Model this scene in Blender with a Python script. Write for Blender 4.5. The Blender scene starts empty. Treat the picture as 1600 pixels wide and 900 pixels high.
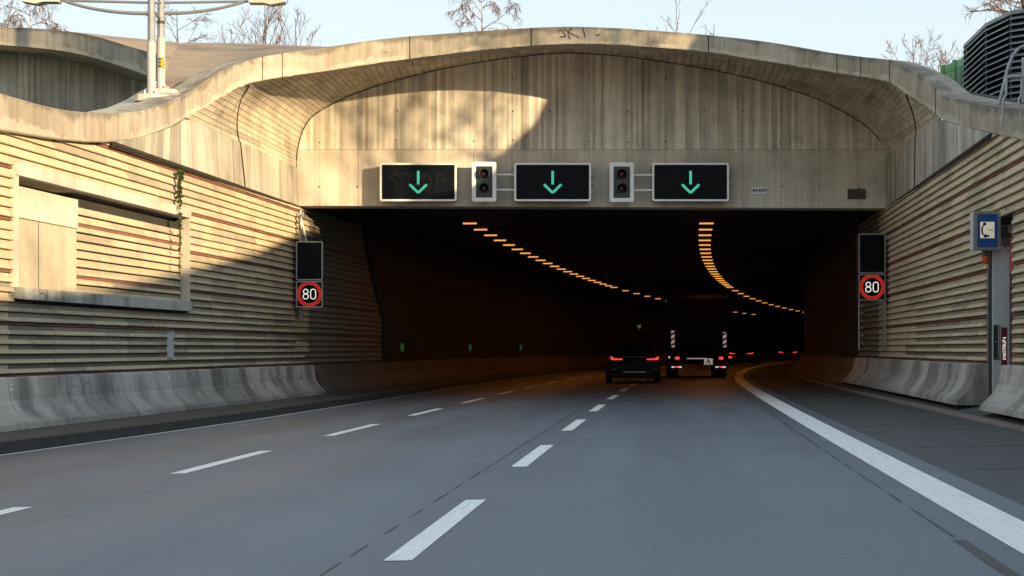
import bpy, math, random
from mathutils import Vector, Matrix
R = math.radians
S = bpy.context.scene
col = S.collection
rnd = random.Random(7)

# ------------------------------------------------------------------ camera, sky, sun, exposure
F = 2400.0; EYE = 1.25; HZ = 545.0          # focal length (photo pixels), eye height, horizon row
cam_d = bpy.data.cameras.new('camera'); cam = bpy.data.objects.new('camera', cam_d); col.objects.link(cam)
cam.location = (0, 0, EYE); cam.rotation_euler = (R(90), 0, 0)
cam_d.sensor_width = 36; cam_d.lens = 36 * F / 1600; cam_d.shift_y = (HZ - 450) / 1600
cam_d.clip_start = 0.1; cam_d.clip_end = 5000
S.camera = cam

SUN_AZ, SUN_EL = 135.0, 8.0                  # clockwise from +Y (the view direction); low sun behind right
W = bpy.data.worlds.new('World'); S.world = W; W.use_nodes = True
wn = W.node_tree.nodes; wl = W.node_tree.links
sky = wn.new('ShaderNodeTexSky'); sky.sky_type = 'NISHITA'; sky.sun_disc = False
sky.sun_elevation = R(SUN_EL); sky.sun_rotation = R(SUN_AZ)
sky.air_density = 1.0; sky.dust_density = 0.3; sky.ozone_density = 1.6
wn['Background'].inputs['Strength'].default_value = 0.15
hs = wn.new('ShaderNodeHueSaturation'); hs.inputs['Saturation'].default_value = 1.7; hs.inputs['Value'].default_value = 1.28
gam = wn.new('ShaderNodeGamma'); gam.inputs['Gamma'].default_value = 0.2
wl.new(sky.outputs[0], gam.inputs['Color']); wl.new(gam.outputs[0], hs.inputs['Color']); wl.new(hs.outputs[0], wn['Background'].inputs['Color'])
sd = bpy.data.lights.new('sun', 'SUN'); sd.energy = 2.08; sd.angle = R(0.55); sd.color = (1.0, 0.735, 0.41)
sun = bpy.data.objects.new('sun', sd); col.objects.link(sun)
to_sun = Vector((math.sin(R(SUN_AZ)) * math.cos(R(SUN_EL)), math.cos(R(SUN_AZ)) * math.cos(R(SUN_EL)), math.sin(R(SUN_EL))))
sun.rotation_euler = (-to_sun).to_track_quat('-Z', 'Y').to_euler(); sun.location = to_sun * 60
S.view_settings.view_transform = 'Standard'; S.view_settings.look = 'None'
S.view_settings.gamma = 1; S.view_settings.use_curve_mapping = False
S.view_settings.exposure = 2.05
S.render.engine = 'CYCLES'
S.cycles.use_denoising = True
S.cycles.max_bounces = 6

# ------------------------------------------------------------------ geometry of the place
def P(px, py, Y): return Vector(((px - 800) * Y / F, Y, EYE + (HZ - py) * Y / F))
def L2(Y):                                    # X of the right-hand dashed line: the road bends to the right inside the tunnel
    x = -0.68 + 0.1*(Y-9) + 0.00015*(Y*Y-81)
    if Y > 48: x += 0.0008 * (Y-48)**2
    return x
def slope(Y): return (L2(Y+.5) - L2(Y-.5))
def RZ(u): return 0.018*u                     # crossfall
def road(u, Y, dz=0): return Vector((L2(Y)+u, Y, RZ(u)+dz))
def lerp(a, b, t): return a + (b-a)*t
def table(tab, x):
    if x <= tab[0][0]: return tab[0][1]
    for (a, va), (b, vb) in zip(tab, tab[1:]):
        if x <= b: return va + (vb-va)*(x-a)/(b-a)
    return tab[-1][1]
def LW(Y): return -10.78 + 0.13*Y             # left retaining wall plane
def RW(Y): return 5.35 + 0.11*Y               # right retaining wall plane
def yl(px): return 10.78 / (0.13 + (800-px)/F)
def yr(px): return 5.35 / ((px-800)/F - 0.11)

# ------------------------------------------------------------------ helpers
def tag(o, label=None, cat=None, group=None, kind=None):
    if label: o['label'] = label
    if cat: o['category'] = cat
    if group: o['group'] = group
    if kind: o['kind'] = kind
    return o
def thing(name, loc, label, cat, group=None, rz=0):
    o = bpy.data.objects.new(name, None); col.objects.link(o); o.empty_display_size = .3
    o.location = loc; o.rotation_euler = (0, 0, rz)
    return tag(o, label, cat, group)
def link(name, me, parent=None, loc=(0,0,0), rz=0, sc=None):
    o = bpy.data.objects.new(name, me); col.objects.link(o)
    if parent: o.parent = parent
    o.location = loc; o.rotation_euler = (0, 0, rz)
    if sc: o.scale = sc
    return o
def copy_tree(o, parent=None):
    c = o.copy(); col.objects.link(c)
    if parent: c.parent = parent
    for ch in list(o.children): copy_tree(ch, c)
    return c
class MB:
    def __init__(s): s.v = []; s.f = []; s.m = []; s.t = []; s.cm = 0; s.ct = .5
    def quad(s, *pts):
        i = len(s.v); s.v += [tuple(p) for p in pts]; s.f.append(tuple(range(i, i+len(pts)))); s.m.append(s.cm); s.t.append(s.ct); return s
    def box(s, x0, x1, y0, y1, z0, z1, bev=0):
        if bev:
            prof = [(x0+bev,z0),(x1-bev,z0),(x1,z0+bev),(x1,z1-bev),(x1-bev,z1),(x0+bev,z1),(x0,z1-bev),(x0,z0+bev)]
            return s.prism([(a, c) for a, c in prof], y0, y1)
        return s.prism([(x0,z0),(x1,z0),(x1,z1),(x0,z1)], y0, y1)
    def prism(s, poly, y0, y1):                # polygon in XZ (anticlockwise seen from -Y) pushed from y0 to y1
        n = len(poly); i = len(s.v)
        s.v += [(x, y0, z) for x, z in poly] + [(x, y1, z) for x, z in poly]
        fs = [tuple(range(i, i+n)), tuple(range(i+2*n-1, i+n-1, -1))]
        fs += [(i+k, i+n+k, i+n+(k+1)%n, i+(k+1)%n) for k in range(n)]
        s.f += fs; s.m += [s.cm]*len(fs); s.t += [s.ct]*len(fs); return s
    def prismx(s, poly, x0, x1):               # polygon in YZ pushed along x
        n = len(poly); i = len(s.v)
        s.v += [(x0, y, z) for y, z in poly] + [(x1, y, z) for y, z in poly]
        fs = [tuple(range(i+n-1, i-1, -1)), tuple(range(i+n, i+2*n))]
        fs += [(i+k, i+(k+1)%n, i+n+(k+1)%n, i+n+k) for k in range(n)]
        s.f += fs; s.m += [s.cm]*len(fs); s.t += [s.ct]*len(fs); return s
    def prismz(s, poly, z0, z1):
        n = len(poly); i = len(s.v)
        s.v += [(x, y, z0) for x, y in poly] + [(x, y, z1) for x, y in poly]
        fs = [tuple(range(i+n-1, i-1, -1)), tuple(range(i+n, i+2*n))]
        fs += [(i+k, i+(k+1)%n, i+n+(k+1)%n, i+n+k) for k in range(n)]
        s.f += fs; s.m += [s.cm]*len(fs); s.t += [s.ct]*len(fs); return s
    def tube(s, pts, r, n=8, r1=None):
        pts = [Vector(p) for p in pts]; i = len(s.v); k = len(pts)
        up = None
        for j, p in enumerate(pts):
            d = (pts[min(j+1, k-1)] - pts[max(j-1, 0)]).normalized()
            if up is None:
                a = Vector((0,0,1)) if abs(d.z) < .9 else Vector((1,0,0))
                up = d.cross(a).normalized()
            else:
                up = (up - d*up.dot(d)).normalized()
            w = d.cross(up)
            rr = r if r1 is None else lerp(r, r1, j/(k-1))
            for q in range(n):
                an = 2*math.pi*q/n
                s.v.append(tuple(p + up*math.cos(an)*rr + w*math.sin(an)*rr))
        fs = []
        for j in range(k-1):
            for q in range(n):
                a = i+j*n+q; b = i+j*n+(q+1)%n
                fs.append((a, b, b+n, a+n))
        fs.append(tuple(i+q for q in range(n-1, -1, -1))); fs.append(tuple(i+(k-1)*n+q for q in range(n)))
        s.f += fs; s.m += [s.cm]*len(fs); s.t += [s.ct]*len(fs); return s
    def disc(s, c, r, n=20, y=0, y1=None):
        poly = [(c[0]+r*math.cos(2*math.pi*k/n), c[1]+r*math.sin(2*math.pi*k/n)) for k in range(n)]
        return s.prism(poly, y, y1 if y1 is not None else y+.01)
    def grid(s, rows):
        i = len(s.v); n = len(rows[0])
        for r in rows: s.v += [tuple(p) for p in r]
        for a in range(len(rows)-1):
            for b in range(n-1):
                s.f.append((i+a*n+b, i+a*n+b+1, i+(a+1)*n+b+1, i+(a+1)*n+b)); s.m.append(s.cm); s.t.append(s.ct)
        return s
    def mesh(s, name, mats, smooth=False):
        me = bpy.data.meshes.new(name); me.from_pydata(s.v, [], s.f)
        for m in (mats if isinstance(mats, (list, tuple)) else [mats]): me.materials.append(m)
        me.polygons.foreach_set('material_index', s.m)
        a = me.attributes.new('tone', 'FLOAT', 'FACE'); a.data.foreach_set('value', s.t)
        if smooth: me.polygons.foreach_set('use_smooth', [True]*len(s.f))
        me.validate(); me.update(); return me
    def build(s, name, mats, parent=None, smooth=False, loc=(0,0,0), world=False):
        if world and parent is not None:
            o = parent.location; s.v = [(x-o.x, y-o.y, z-o.z) for x, y, z in s.v]
        return link(name, s.mesh(name, mats, smooth), parent, loc)
def text(mb, string, size, x, z, y, depth=.002, rot=0, spacing=1.0, bold=0):
    c = bpy.data.curves.new('lettering', 'FONT'); c.body = string; c.size = size; c.align_x = 'CENTER'; c.align_y = 'CENTER'
    c.space_character = spacing; c.resolution_u = 3; c.offset = bold
    o = bpy.data.objects.new('lettering', c); col.objects.link(o)
    dg = bpy.context.evaluated_depsgraph_get(); me = o.evaluated_get(dg).to_mesh()
    ca, sa = math.cos(rot), math.sin(rot); i = len(mb.v)
    mb.v += [(x + v.co.x*ca - v.co.y*sa, y, z + v.co.x*sa + v.co.y*ca) for v in me.vertices]
    for p in me.polygons:
        mb.f.append(tuple(i+k for k in p.vertices)); mb.m.append(mb.cm); mb.t.append(mb.ct)
    o.to_mesh_clear(); bpy.data.objects.remove(o); bpy.data.curves.remove(c)
def rrect(x0, x1, z0, z1, r, n=4):
    pts = []
    for cx, cz, a0 in ((x1-r, z0+r, -90), (x1-r, z1-r, 0), (x0+r, z1-r, 90), (x0+r, z0+r, 180)):
        pts += [(cx+r*math.cos(R(a0+90*k/n)), cz+r*math.sin(R(a0+90*k/n))) for k in range(n+1)]
    return pts
def ring(mb, outer, inner, y0, y1):            # frame between two loops of the same length, in XZ
    n = len(outer)
    for k in range(n):
        a, b = outer[k], outer[(k+1)%n]; c, d = inner[k], inner[(k+1)%n]
        mb.quad((a[0],y0,a[1]), (b[0],y0,b[1]), (d[0],y0,d[1]), (c[0],y0,c[1]))
        mb.quad((a[0],y0,a[1]), (a[0],y1,a[1]), (b[0],y1,b[1]), (b[0],y0,b[1]))
        mb.quad((c[0],y0,c[1]), (d[0],y0,d[1]), (d[0],y1,d[1]), (c[0],y1,c[1]))

# ------------------------------------------------------------------ materials
class G:
    def __init__(s, name):
        s.mat = bpy.data.materials.new(name); s.mat.use_nodes = True
        s.t = s.mat.node_tree; s.b = s.t.nodes['Principled BSDF']; s._o = None
    def n(s, typ, **kw):
        nd = s.t.nodes.new(typ)
        for k, v in kw.items():
            if k.startswith('i_'): nd.inputs[k[2:].replace('_', ' ')].default_value = v
            else: setattr(nd, k, v)
        return nd
    def l(s, a, b): s.t.links.new(a, b)
    def obj(s):
        if s._o is None: s._o = s.n('ShaderNodeTexCoord').outputs['Object']
        return s._o
    def map(s, scale, loc=(0,0,0)):
        m = s.n('ShaderNodeMapping'); m.inputs['Scale'].default_value = scale; m.inputs['Location'].default_value = loc
        s.l(s.obj(), m.inputs['Vector']); return m.outputs[0]
    def noise(s, scale, detail=4, vec=None, rough=.55):
        nd = s.n('ShaderNodeTexNoise', i_Scale=scale, i_Detail=detail, i_Roughness=rough)
        s.l(vec if vec is not None else s.obj(), nd.inputs['Vector']); return nd.outputs['Fac']
    def ramp(s, fac, stops):
        r = s.n('ShaderNodeValToRGB'); e = r.color_ramp.elements
        while len(e) < len(stops): e.new(.5)
        for k, (p, c) in enumerate(stops):
            e[k].position = p; e[k].color = c if len(c) == 4 else (*c, 1)
        s.l(fac, r.inputs[0]); return r.outputs[0]
    def mix(s, fac, a, b, typ='MIX'):
        m = s.n('ShaderNodeMix', data_type='RGBA', blend_type=typ)
        for sock, v in ((m.inputs[0], fac), (m.inputs[6], a), (m.inputs[7], b)):
            if hasattr(v, 'is_linked'): s.l(v, sock)
            elif isinstance(v, (int, float)): sock.default_value = v
            else: sock.default_value = (*v, 1) if len(v) == 3 else v
        return m.outputs[2]
    def math(s, op, a, b=0.0):
        m = s.n('ShaderNodeMath', operation=op)
        for sock, v in ((m.inputs[0], a), (m.inputs[1], b)):
            if hasattr(v, 'is_linked'): s.l(v, sock)
            else: sock.default_value = v
        return m.outputs[0]
    def bump(s, h, strength=.4, dist=.01):
        b = s.n('ShaderNodeBump', i_Strength=strength, i_Distance=dist)
        s.l(h, b.inputs['Height']); s.l(b.outputs[0], s.b.inputs['Normal'])
    def done(s, color, rough=.8, metal=0.0, spec=None):
        if hasattr(color, 'is_linked'): s.l(color, s.b.inputs['Base Color'])
        else: s.b.inputs['Base Color'].default_value = (*color, 1)
        if hasattr(rough, 'is_linked'): s.l(rough, s.b.inputs['Roughness'])
        else: s.b.inputs['Roughness'].default_value = rough
        s.b.inputs['Metallic'].default_value = metal
        if spec is not None: s.b.inputs['Specular IOR Level'].default_value = spec
        return s.mat

def plain(name, c, rough=.6, metal=0.0, grime=.25, sc=6):
    g = G(name); f = g.noise(sc, 5)
    r = g.ramp(f, [(.3, tuple(x*(1-grime) for x in c)), (.7, c)])
    return g.done(r, rough, metal)
def glow(name, c, strength, base=(.02,.02,.02)):
    g = G(name); g.b.inputs['Emission Color'].default_value = (*c, 1); g.b.inputs['Emission Strength'].default_value = strength
    return g.done(base, .4)
def concrete(name, c, dark=.45, boards=None, streak=.6, tone=False, patch=None, bump=.5, blotch=.35):
    """grey cast concrete: blotches, rain streaks running down, fine pores; boards = board width of the formwork marks"""
    g = G(name)
    big = g.noise(.55, 6, rough=.62)
    base = g.ramp(big, [(.32, tuple(x*(1-blotch) for x in c)), (.52, c), (.72, tuple(min(1, x*1.18) for x in c))])
    st = g.noise(1.0, 5, g.map((3.2, 3.2, .16)), .65)
    st2 = g.noise(1.0, 4, g.map((11, 11, .35), (3, 1, 0)), .6)
    sm = g.math('MULTIPLY', g.ramp(st, [(.46, (0,0,0)), (.66, (1,1,1))]), streak)
    base = g.mix(sm, base, g.mix(1.0, base, (dark, dark*.97, dark*.92), 'MULTIPLY'))
    sm2 = g.math('MULTIPLY', g.ramp(st2, [(.5, (0,0,0)), (.72, (1,1,1))]), streak*.8)
    base = g.mix(sm2, base, g.mix(1.0, base, (dark*1.1, dark*1.07, dark), 'MULTIPLY'))
    h = g.noise(38, 5)
    if boards:
        sx = g.n('ShaderNodeSeparateXYZ'); g.l(g.obj(), sx.inputs[0])
        cell = g.math('FLOOR', g.math('DIVIDE', g.math('ADD', sx.outputs[0], g.math('MULTIPLY', sx.outputs[1], .8)), boards))
        wn_ = g.n('ShaderNodeTexWhiteNoise', noise_dimensions='1D'); g.l(cell, wn_.inputs['W'])
        bt = g.ramp(wn_.outputs[0], [(0, (.62,.61,.59)), (.6, (1.0,.99,.97)), (1, (1.18,1.17,1.14))])
        base = g.mix(.8, base, bt, 'MULTIPLY')
        h = g.math('ADD', g.math('MULTIPLY', h, .35), g.math('MULTIPLY', wn_.outputs[0], 1.0))
    if tone:
        at = g.n('ShaderNodeAttribute', attribute_name='tone')
        tt = g.ramp(at.outputs['Fac'], [(0, (.6,.58,.55)), (.5, (.93,.92,.9)), (1, (1.16,1.15,1.12))])
        base = g.mix(1.0, base, tt, 'MULTIPLY')
    if patch:                                   # pale flaked lime patches along the lower edge and black algae
        pf = g.noise(1.0, 6, g.map((1.3, 1.3, 2.2), (7, 2, 4)), .7)
        base = g.mix(g.math('MULTIPLY', g.ramp(pf, [(.56, (0,0,0)), (.6, (1,1,1))]), .65), base, patch)
        af = g.noise(1.0, 6, g.map((.8, .8, 1.5), (1, 9, 2)), .7)
        base = g.mix(g.math('MULTIPLY', g.ramp(af, [(.58, (0,0,0)), (.68, (1,1,1))]), .75), base, (.05,.048,.042))
    pores = g.ramp(g.noise(90, 2), [(.24, (.45,.44,.42)), (.31, (1,1,1))])
    base = g.mix(.5, base, pores, 'MULTIPLY')
    g.bump(h, bump, .012)
    return g.done(base, .88)

M = {}
CT = (.36, .325, .27)
M['tympanum'] = concrete('board marked concrete', (.76, .70, .61), .40, boards=.075, streak=.55)
M['lintel'] = concrete('smooth lintel concrete', (.62, .56, .475), .55, streak=.4)
M['soffit'] = concrete('soffit concrete', (.60, .535, .44), .5, streak=.3, tone=True)
M['band'] = concrete('weathered band concrete', (.42, .375, .30), .40, streak=.7, patch=(.58, .54, .46))
g = G('weathered arch band'); ht = g.n('ShaderNodeAttribute', attribute_name='rise').outputs['Fac']
big = g.noise(.5, 6, rough=.62); base = g.ramp(big, [(.32, (.33,.285,.22)), (.52, (.42,.37,.295)), (.72, (.50,.45,.37))])
st = g.noise(1.0, 5, g.map((3.0, 3.0, .3)), .65); base = g.mix(g.math('MULTIPLY', g.ramp(st, [(.46, (0,0,0)), (.66, (1,1,1))]), .6), base, (.20,.165,.115))
st2 = g.noise(1.0, 5, g.map((9, 9, .8), (3,1,0)), .65); base = g.mix(g.math('MULTIPLY', g.ramp(st2, [(.5, (0,0,0)), (.72, (1,1,1))]), .55), base, (.17,.145,.105))
rag = g.noise(1.0, 6, g.map((2.2, 2.2, 1.2), (4,2,7)), .7); rag2 = g.noise(1.0, 5, g.map((.35, .35, .4), (1,6,3)), .6)
hh = g.math('ADD', g.math('ADD', ht, g.math('MULTIPLY', g.math('SUBTRACT', rag, .5), 1.1)), g.math('MULTIPLY', g.math('SUBTRACT', rag2, .5), 1.5))
base = g.mix(g.math('MULTIPLY', g.ramp(hh, [(.10, (1,1,1)), (.20, (0,0,0))]), .5), base, (.60,.545,.45))
base = g.mix(g.math('MULTIPLY', g.ramp(hh, [(.78, (0,0,0)), (.98, (1,1,1))]), .6), base, (.085,.08,.068))
af = g.noise(1.0, 6, g.map((.7, .7, 1.2), (1, 9, 2)), .7); base = g.mix(g.math('MULTIPLY', g.ramp(af, [(.60, (0,0,0)), (.68, (1,1,1))]), .7), base, (.07,.067,.06))
pf = g.noise(34, 5); base = g.mix(.4, base, g.ramp(pf, [(.33, (.7,.69,.67)), (.6, (1.07,1.07,1.06))]), 'MULTIPLY'); g.bump(pf, .6, .014)
M['band'] = g.done(base, .9)
M['spring'] = concrete('spring wall concrete', (.50, .47, .41), .5, boards=.32, streak=.55)
M['roof'] = concrete('dirty roof concrete', (.36, .265, .175), .5, streak=.1)
M['darkroof'] = concrete('dark roof sheeting', (.06, .062, .068), .6, streak=.2)
M['barrier'] = concrete('barrier concrete', (.40, .40, .385), .45, streak=.8)
def barrier_mat(name, c):
    g = G(name); oi = g.n('ShaderNodeObjectInfo')
    v = g.ramp(oi.outputs['Random'], [(0, tuple(x*.72 for x in c)), (.5, c), (1, (c[0]*1.22, c[1]*1.19, c[2]*1.12))])
    gm = g.n('ShaderNodeNewGeometry')
    def wm(sc): 
        m = g.n('ShaderNodeMapping'); m.inputs['Scale'].default_value = sc; g.l(gm.outputs['Position'], m.inputs['Vector']); return m.outputs[0]
    a = g.noise(1.0, 5, wm((1.0, .8, .25)), .6)
    v = g.mix(g.math('MULTIPLY', g.ramp(a, [(.45, (0,0,0)), (.6, (1,1,1))]), .72), v, (.10,.096,.09))
    b = g.noise(1.0, 5, wm((2.2, 1.7, .4)), .65)
    v = g.mix(g.math('MULTIPLY', g.ramp(b, [(.60, (0,0,0)), (.68, (1,1,1))]), .5), v, (.62,.61,.57))
    sx = g.n('ShaderNodeSeparateXYZ'); g.l(gm.outputs['Position'], sx.inputs[0])
    d = g.noise(2.2, 6, None, .7)
    lo = g.n('ShaderNodeMapRange'); lo.inputs[1].default_value = .62; lo.inputs[2].default_value = .12
    g.l(g.math('ADD', sx.outputs[2], g.math('MULTIPLY', g.math('SUBTRACT', d, .5), .9)), lo.inputs[0])
    v = g.mix(g.math('MULTIPLY', lo.outputs[0], .5), v, (.15,.152,.155))
    vo = g.n('ShaderNodeTexVoronoi', feature='DISTANCE_TO_EDGE'); vo.inputs['Scale'].default_value = 1.6
    nz = g.n('ShaderNodeTexNoise', i_Scale=3.0, i_Detail=5.0); g.l(gm.outputs['Position'], nz.inputs['Vector'])
    mv = g.n('ShaderNodeMix', data_type='VECTOR'); mv.inputs[0].default_value = .3; g.l(gm.outputs['Position'], mv.inputs[4]); g.l(nz.outputs['Color'], mv.inputs[5]); g.l(mv.outputs[1], vo.inputs['Vector'])
    cr = g.ramp(vo.outputs['Distance'], [(.006, (1,1,1)), (.014, (0,0,0))])
    msk = g.ramp(g.noise(.45, 2, wm((1,1,1))), [(.55, (0,0,0)), (.6, (1,1,1))])
    v = g.mix(g.math('MULTIPLY', g.math('MULTIPLY', cr, msk), .8), v, (.04,.04,.04))
    f = g.noise(30, 5); g.bump(f, .6, .012)
    v = g.mix(.4, v, g.ramp(f, [(.35, (.7,.7,.7)), (.6, (1.08,1.08,1.08))]), 'MULTIPLY')
    return g.done(v, .9)
M['barrier'] = barrier_mat('stained barrier concrete', (.52,.51,.48))
M['plaster'] = concrete('pale cast frame', (.62, .57, .48), .6, streak=.25)
M['infill'] = concrete('pale infill concrete', (.50, .44, .34), .62, streak=.35)
M['core'] = concrete('dark gap backing', (.035, .032, .028), .7, streak=.2)  # near-black backing puts the shadow lines between courses into the colour
M['joint'] = plain('dark joint filler', (.035, .03, .025), .9)
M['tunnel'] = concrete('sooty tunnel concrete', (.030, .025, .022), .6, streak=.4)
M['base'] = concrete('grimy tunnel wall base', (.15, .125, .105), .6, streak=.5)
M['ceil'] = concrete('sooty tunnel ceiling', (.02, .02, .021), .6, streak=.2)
M['white'] = plain('white painted metal', (.88, .88, .87), .45, 0, .08)
M['polegrey'] = plain('pale grey pole', (.5, .49, .48), .5, 0, .2); M['black'] = plain('black display glass', (.006, .008, .012), .22, 0, .1); M['black'].node_tree.nodes['Principled BSDF'].inputs['Specular IOR Level'].default_value = .04
M['darkgreen'] = plain('dark green signal housing', (.009, .030, .026), .4)
M['grey'] = plain('galvanised grey steel', (.34, .35, .36), .42, .55, .25, 9)
M['greymat'] = plain('grey coated cabinet', (.55, .60, .61), .5, 0, .18, 4)
M['darkmetal'] = plain('dark steel', (.05, .052, .055), .5, .3)
M['lens'] = plain('dark red signal lens', (.035, .008, .009), .12)
M['blue'] = plain('blue sign sheet', (.006, .085, .30), .4, 0, .08)
M['cream'] = glow('backlit cream panel', (1, .9, .68), .06, (.75, .7, .58))
M['ink'] = plain('black print', (.02, .02, .02), .6)
M['faded'] = plain('faded black spray paint', (.07, .062, .05), .8, 0, .4, 20); M['ghost'] = plain('unlit lettering', (.015, .015, .015), .3); M['ghostdim'] = plain('unlit lettering dim', (.0088, .011, .0155), .3)
for k in ('ghost', 'ghostdim'): M[k].node_tree.nodes['Principled BSDF'].inputs['Specular IOR Level'].default_value = .04
M['orange'] = plain('orange plastic', (.62, .09, .02), .35)
M['redpaint'] = plain('dark red door paint', (.20, .018, .014), .5)
M['salmon'] = plain('orange red panel', (.55, .11, .05), .5)
M['maroon'] = plain('maroon sticker', (.16, .02, .035), .5)
M['greenled'] = glow('green LED', (.05, .72, .48), .165)
M['redled'] = glow('red LED', (1, .045, .03), .26)
M['whiteled'] = glow('white LED', (1, .96, .88), .22)
M['sodium'] = glow('sodium lamp lens', (1.0, .40, .085), .26); M['sodiumdown'] = glow('sodium lamp glass', (1.0, .30, .038), 12.0)
M['exitgreen'] = glow('green guide light', (.03, .5, .06), .025)
M['exitsign'] = glow('lit exit sign', (.7, .9, .4), .02)
M['tail'] = glow('red tail light', (1, .03, .02), .5, (.2,.01,.01))
M['taildim'] = plain('red reflector', (.25, .01, .01), .2)
M['clear'] = glow('white marker and reflector glow', (1, .85, .7), .16)
M['carpaint'] = plain('black car paint', (.004, .005, .007), .35, 0, .1)
M['carpaint'].node_tree.nodes['Principled BSDF'].inputs['Specular IOR Level'].default_value = .08
M['glass'] = plain('dark car glass', (.006, .007, .008), .06)
M['rubber'] = plain('tyre rubber', (.012, .012, .012), .8)
M['chrome'] = plain('dull chrome', (.5, .5, .5), .25, 1)
M['truckpaint'] = plain('dark truck body', (.005, .0055, .006), .7)
M['truckpaint'].node_tree.nodes['Principled BSDF'].inputs['Specular IOR Level'].default_value = .08
M['redstripe'] = plain('red warning stripe', (.5, .015, .02), .5)
M['whitestripe'] = glow('glowing white sheet', (1, .96, .9), .05, (.8, .8, .8))  # faint glow put in for light the white sheeting returns
M['fencegreen'] = plain('green fence panel', (.15, .46, .16), .5, 0, .3)
M['louvre'] = plain('grey louvre slat', (.30, .31, .33), .5, .2, .3)
M['leaf'] = plain('ivy leaf', (.035, .075, .012), .5, 0, .5, 30)
M['grass'] = plain('winter grass', (.075, .075, .03), .95, 0, .45, 1.5)
M['bark'] = plain('brown bark', (.115, .085, .06), .9, 0, .4, 12)
g = G('birch bark'); bk = g.ramp(g.noise(1, 4, g.map((6, 6, 14))), [(.42, (.06,.05,.045)), (.52, (.55,.5,.44))]); M['birch'] = g.done(bk, .8)
M['twig'] = plain('reddish twigs', (.15, .085, .06), .9, 0, .3)
M['yellow'] = plain('yellow label', (.6, .45, .02), .5)

def stone(name, c):
    g = G(name); oi = g.n('ShaderNodeObjectInfo')
    v = g.ramp(oi.outputs['Random'], [(0, tuple(x*.68 for x in c)), (.35, c), (.7, (c[0]*1.07, c[1]*1.05, c[2]*.98)), (1, (c[0]*.92, c[1]*.88, c[2]*.83))])
    tc = g.n('ShaderNodeTexCoord'); gm = g.n('ShaderNodeNewGeometry')
    mp = g.n('ShaderNodeMapping'); mp.inputs['Scale'].default_value = (1.6, 1.6, .5); g.l(gm.outputs['Position'], mp.inputs['Vector'])
    stn = g.noise(1.0, 6, mp.outputs[0], .65)
    sx = g.n('ShaderNodeSeparateXYZ'); g.l(gm.outputs['Position'], sx.inputs[0])
    # traffic film: spray soils the lower wall, with a ragged upper limit
    lo = g.n('ShaderNodeMapRange'); lo.inputs[1].default_value = 3.3; lo.inputs[2].default_value = 1.1
    g.l(g.math('ADD', sx.outputs[2], g.math('MULTIPLY', g.math('SUBTRACT', stn, .5), 2.6)), lo.inputs[0])
    gx = g.n('ShaderNodeSeparateXYZ'); g.l(tc.outputs['Generated'], gx.inputs[0])
    up = g.ramp(gx.outputs[2], [(.44, (0,0,0)), (.56, (1,1,1))])       # film laid more strongly on the upper half of each course
    film = g.math('MULTIPLY', lo.outputs[0], g.math('ADD', .06, g.math('MULTIPLY', up, .84)))
    v = g.mix(film, v, (.10, .093, .082))
    blot = g.ramp(stn, [(.52, (0,0,0)), (.74, (1,1,1))])
    v = g.mix(g.math('MULTIPLY', blot, .42), v, (.13, .115, .09))
    fine = g.n('ShaderNodeTexNoise', i_Scale=22.0, i_Detail=5.0); g.l(gm.outputs['Position'], fine.inputs['Vector'])
    v = g.mix(.45, v, g.ramp(fine.outputs['Fac'], [(.35, (.72,.7,.68)), (.6, (1.06,1.06,1.06))]), 'MULTIPLY')
    g.bump(fine.outputs['Fac'], .5, .012)
    return g.done(v, .9)
M['stone'] = stone('buff stone', (.575, .495, .36))
M['sootshade'] = stone('sooty shaded stone', (.22, .20, .165))  # stone past the mouth: tunnel shade and soot both put into the colour
M['redtile'] = stone('red brick tile', (.28, .12, .085))

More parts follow.
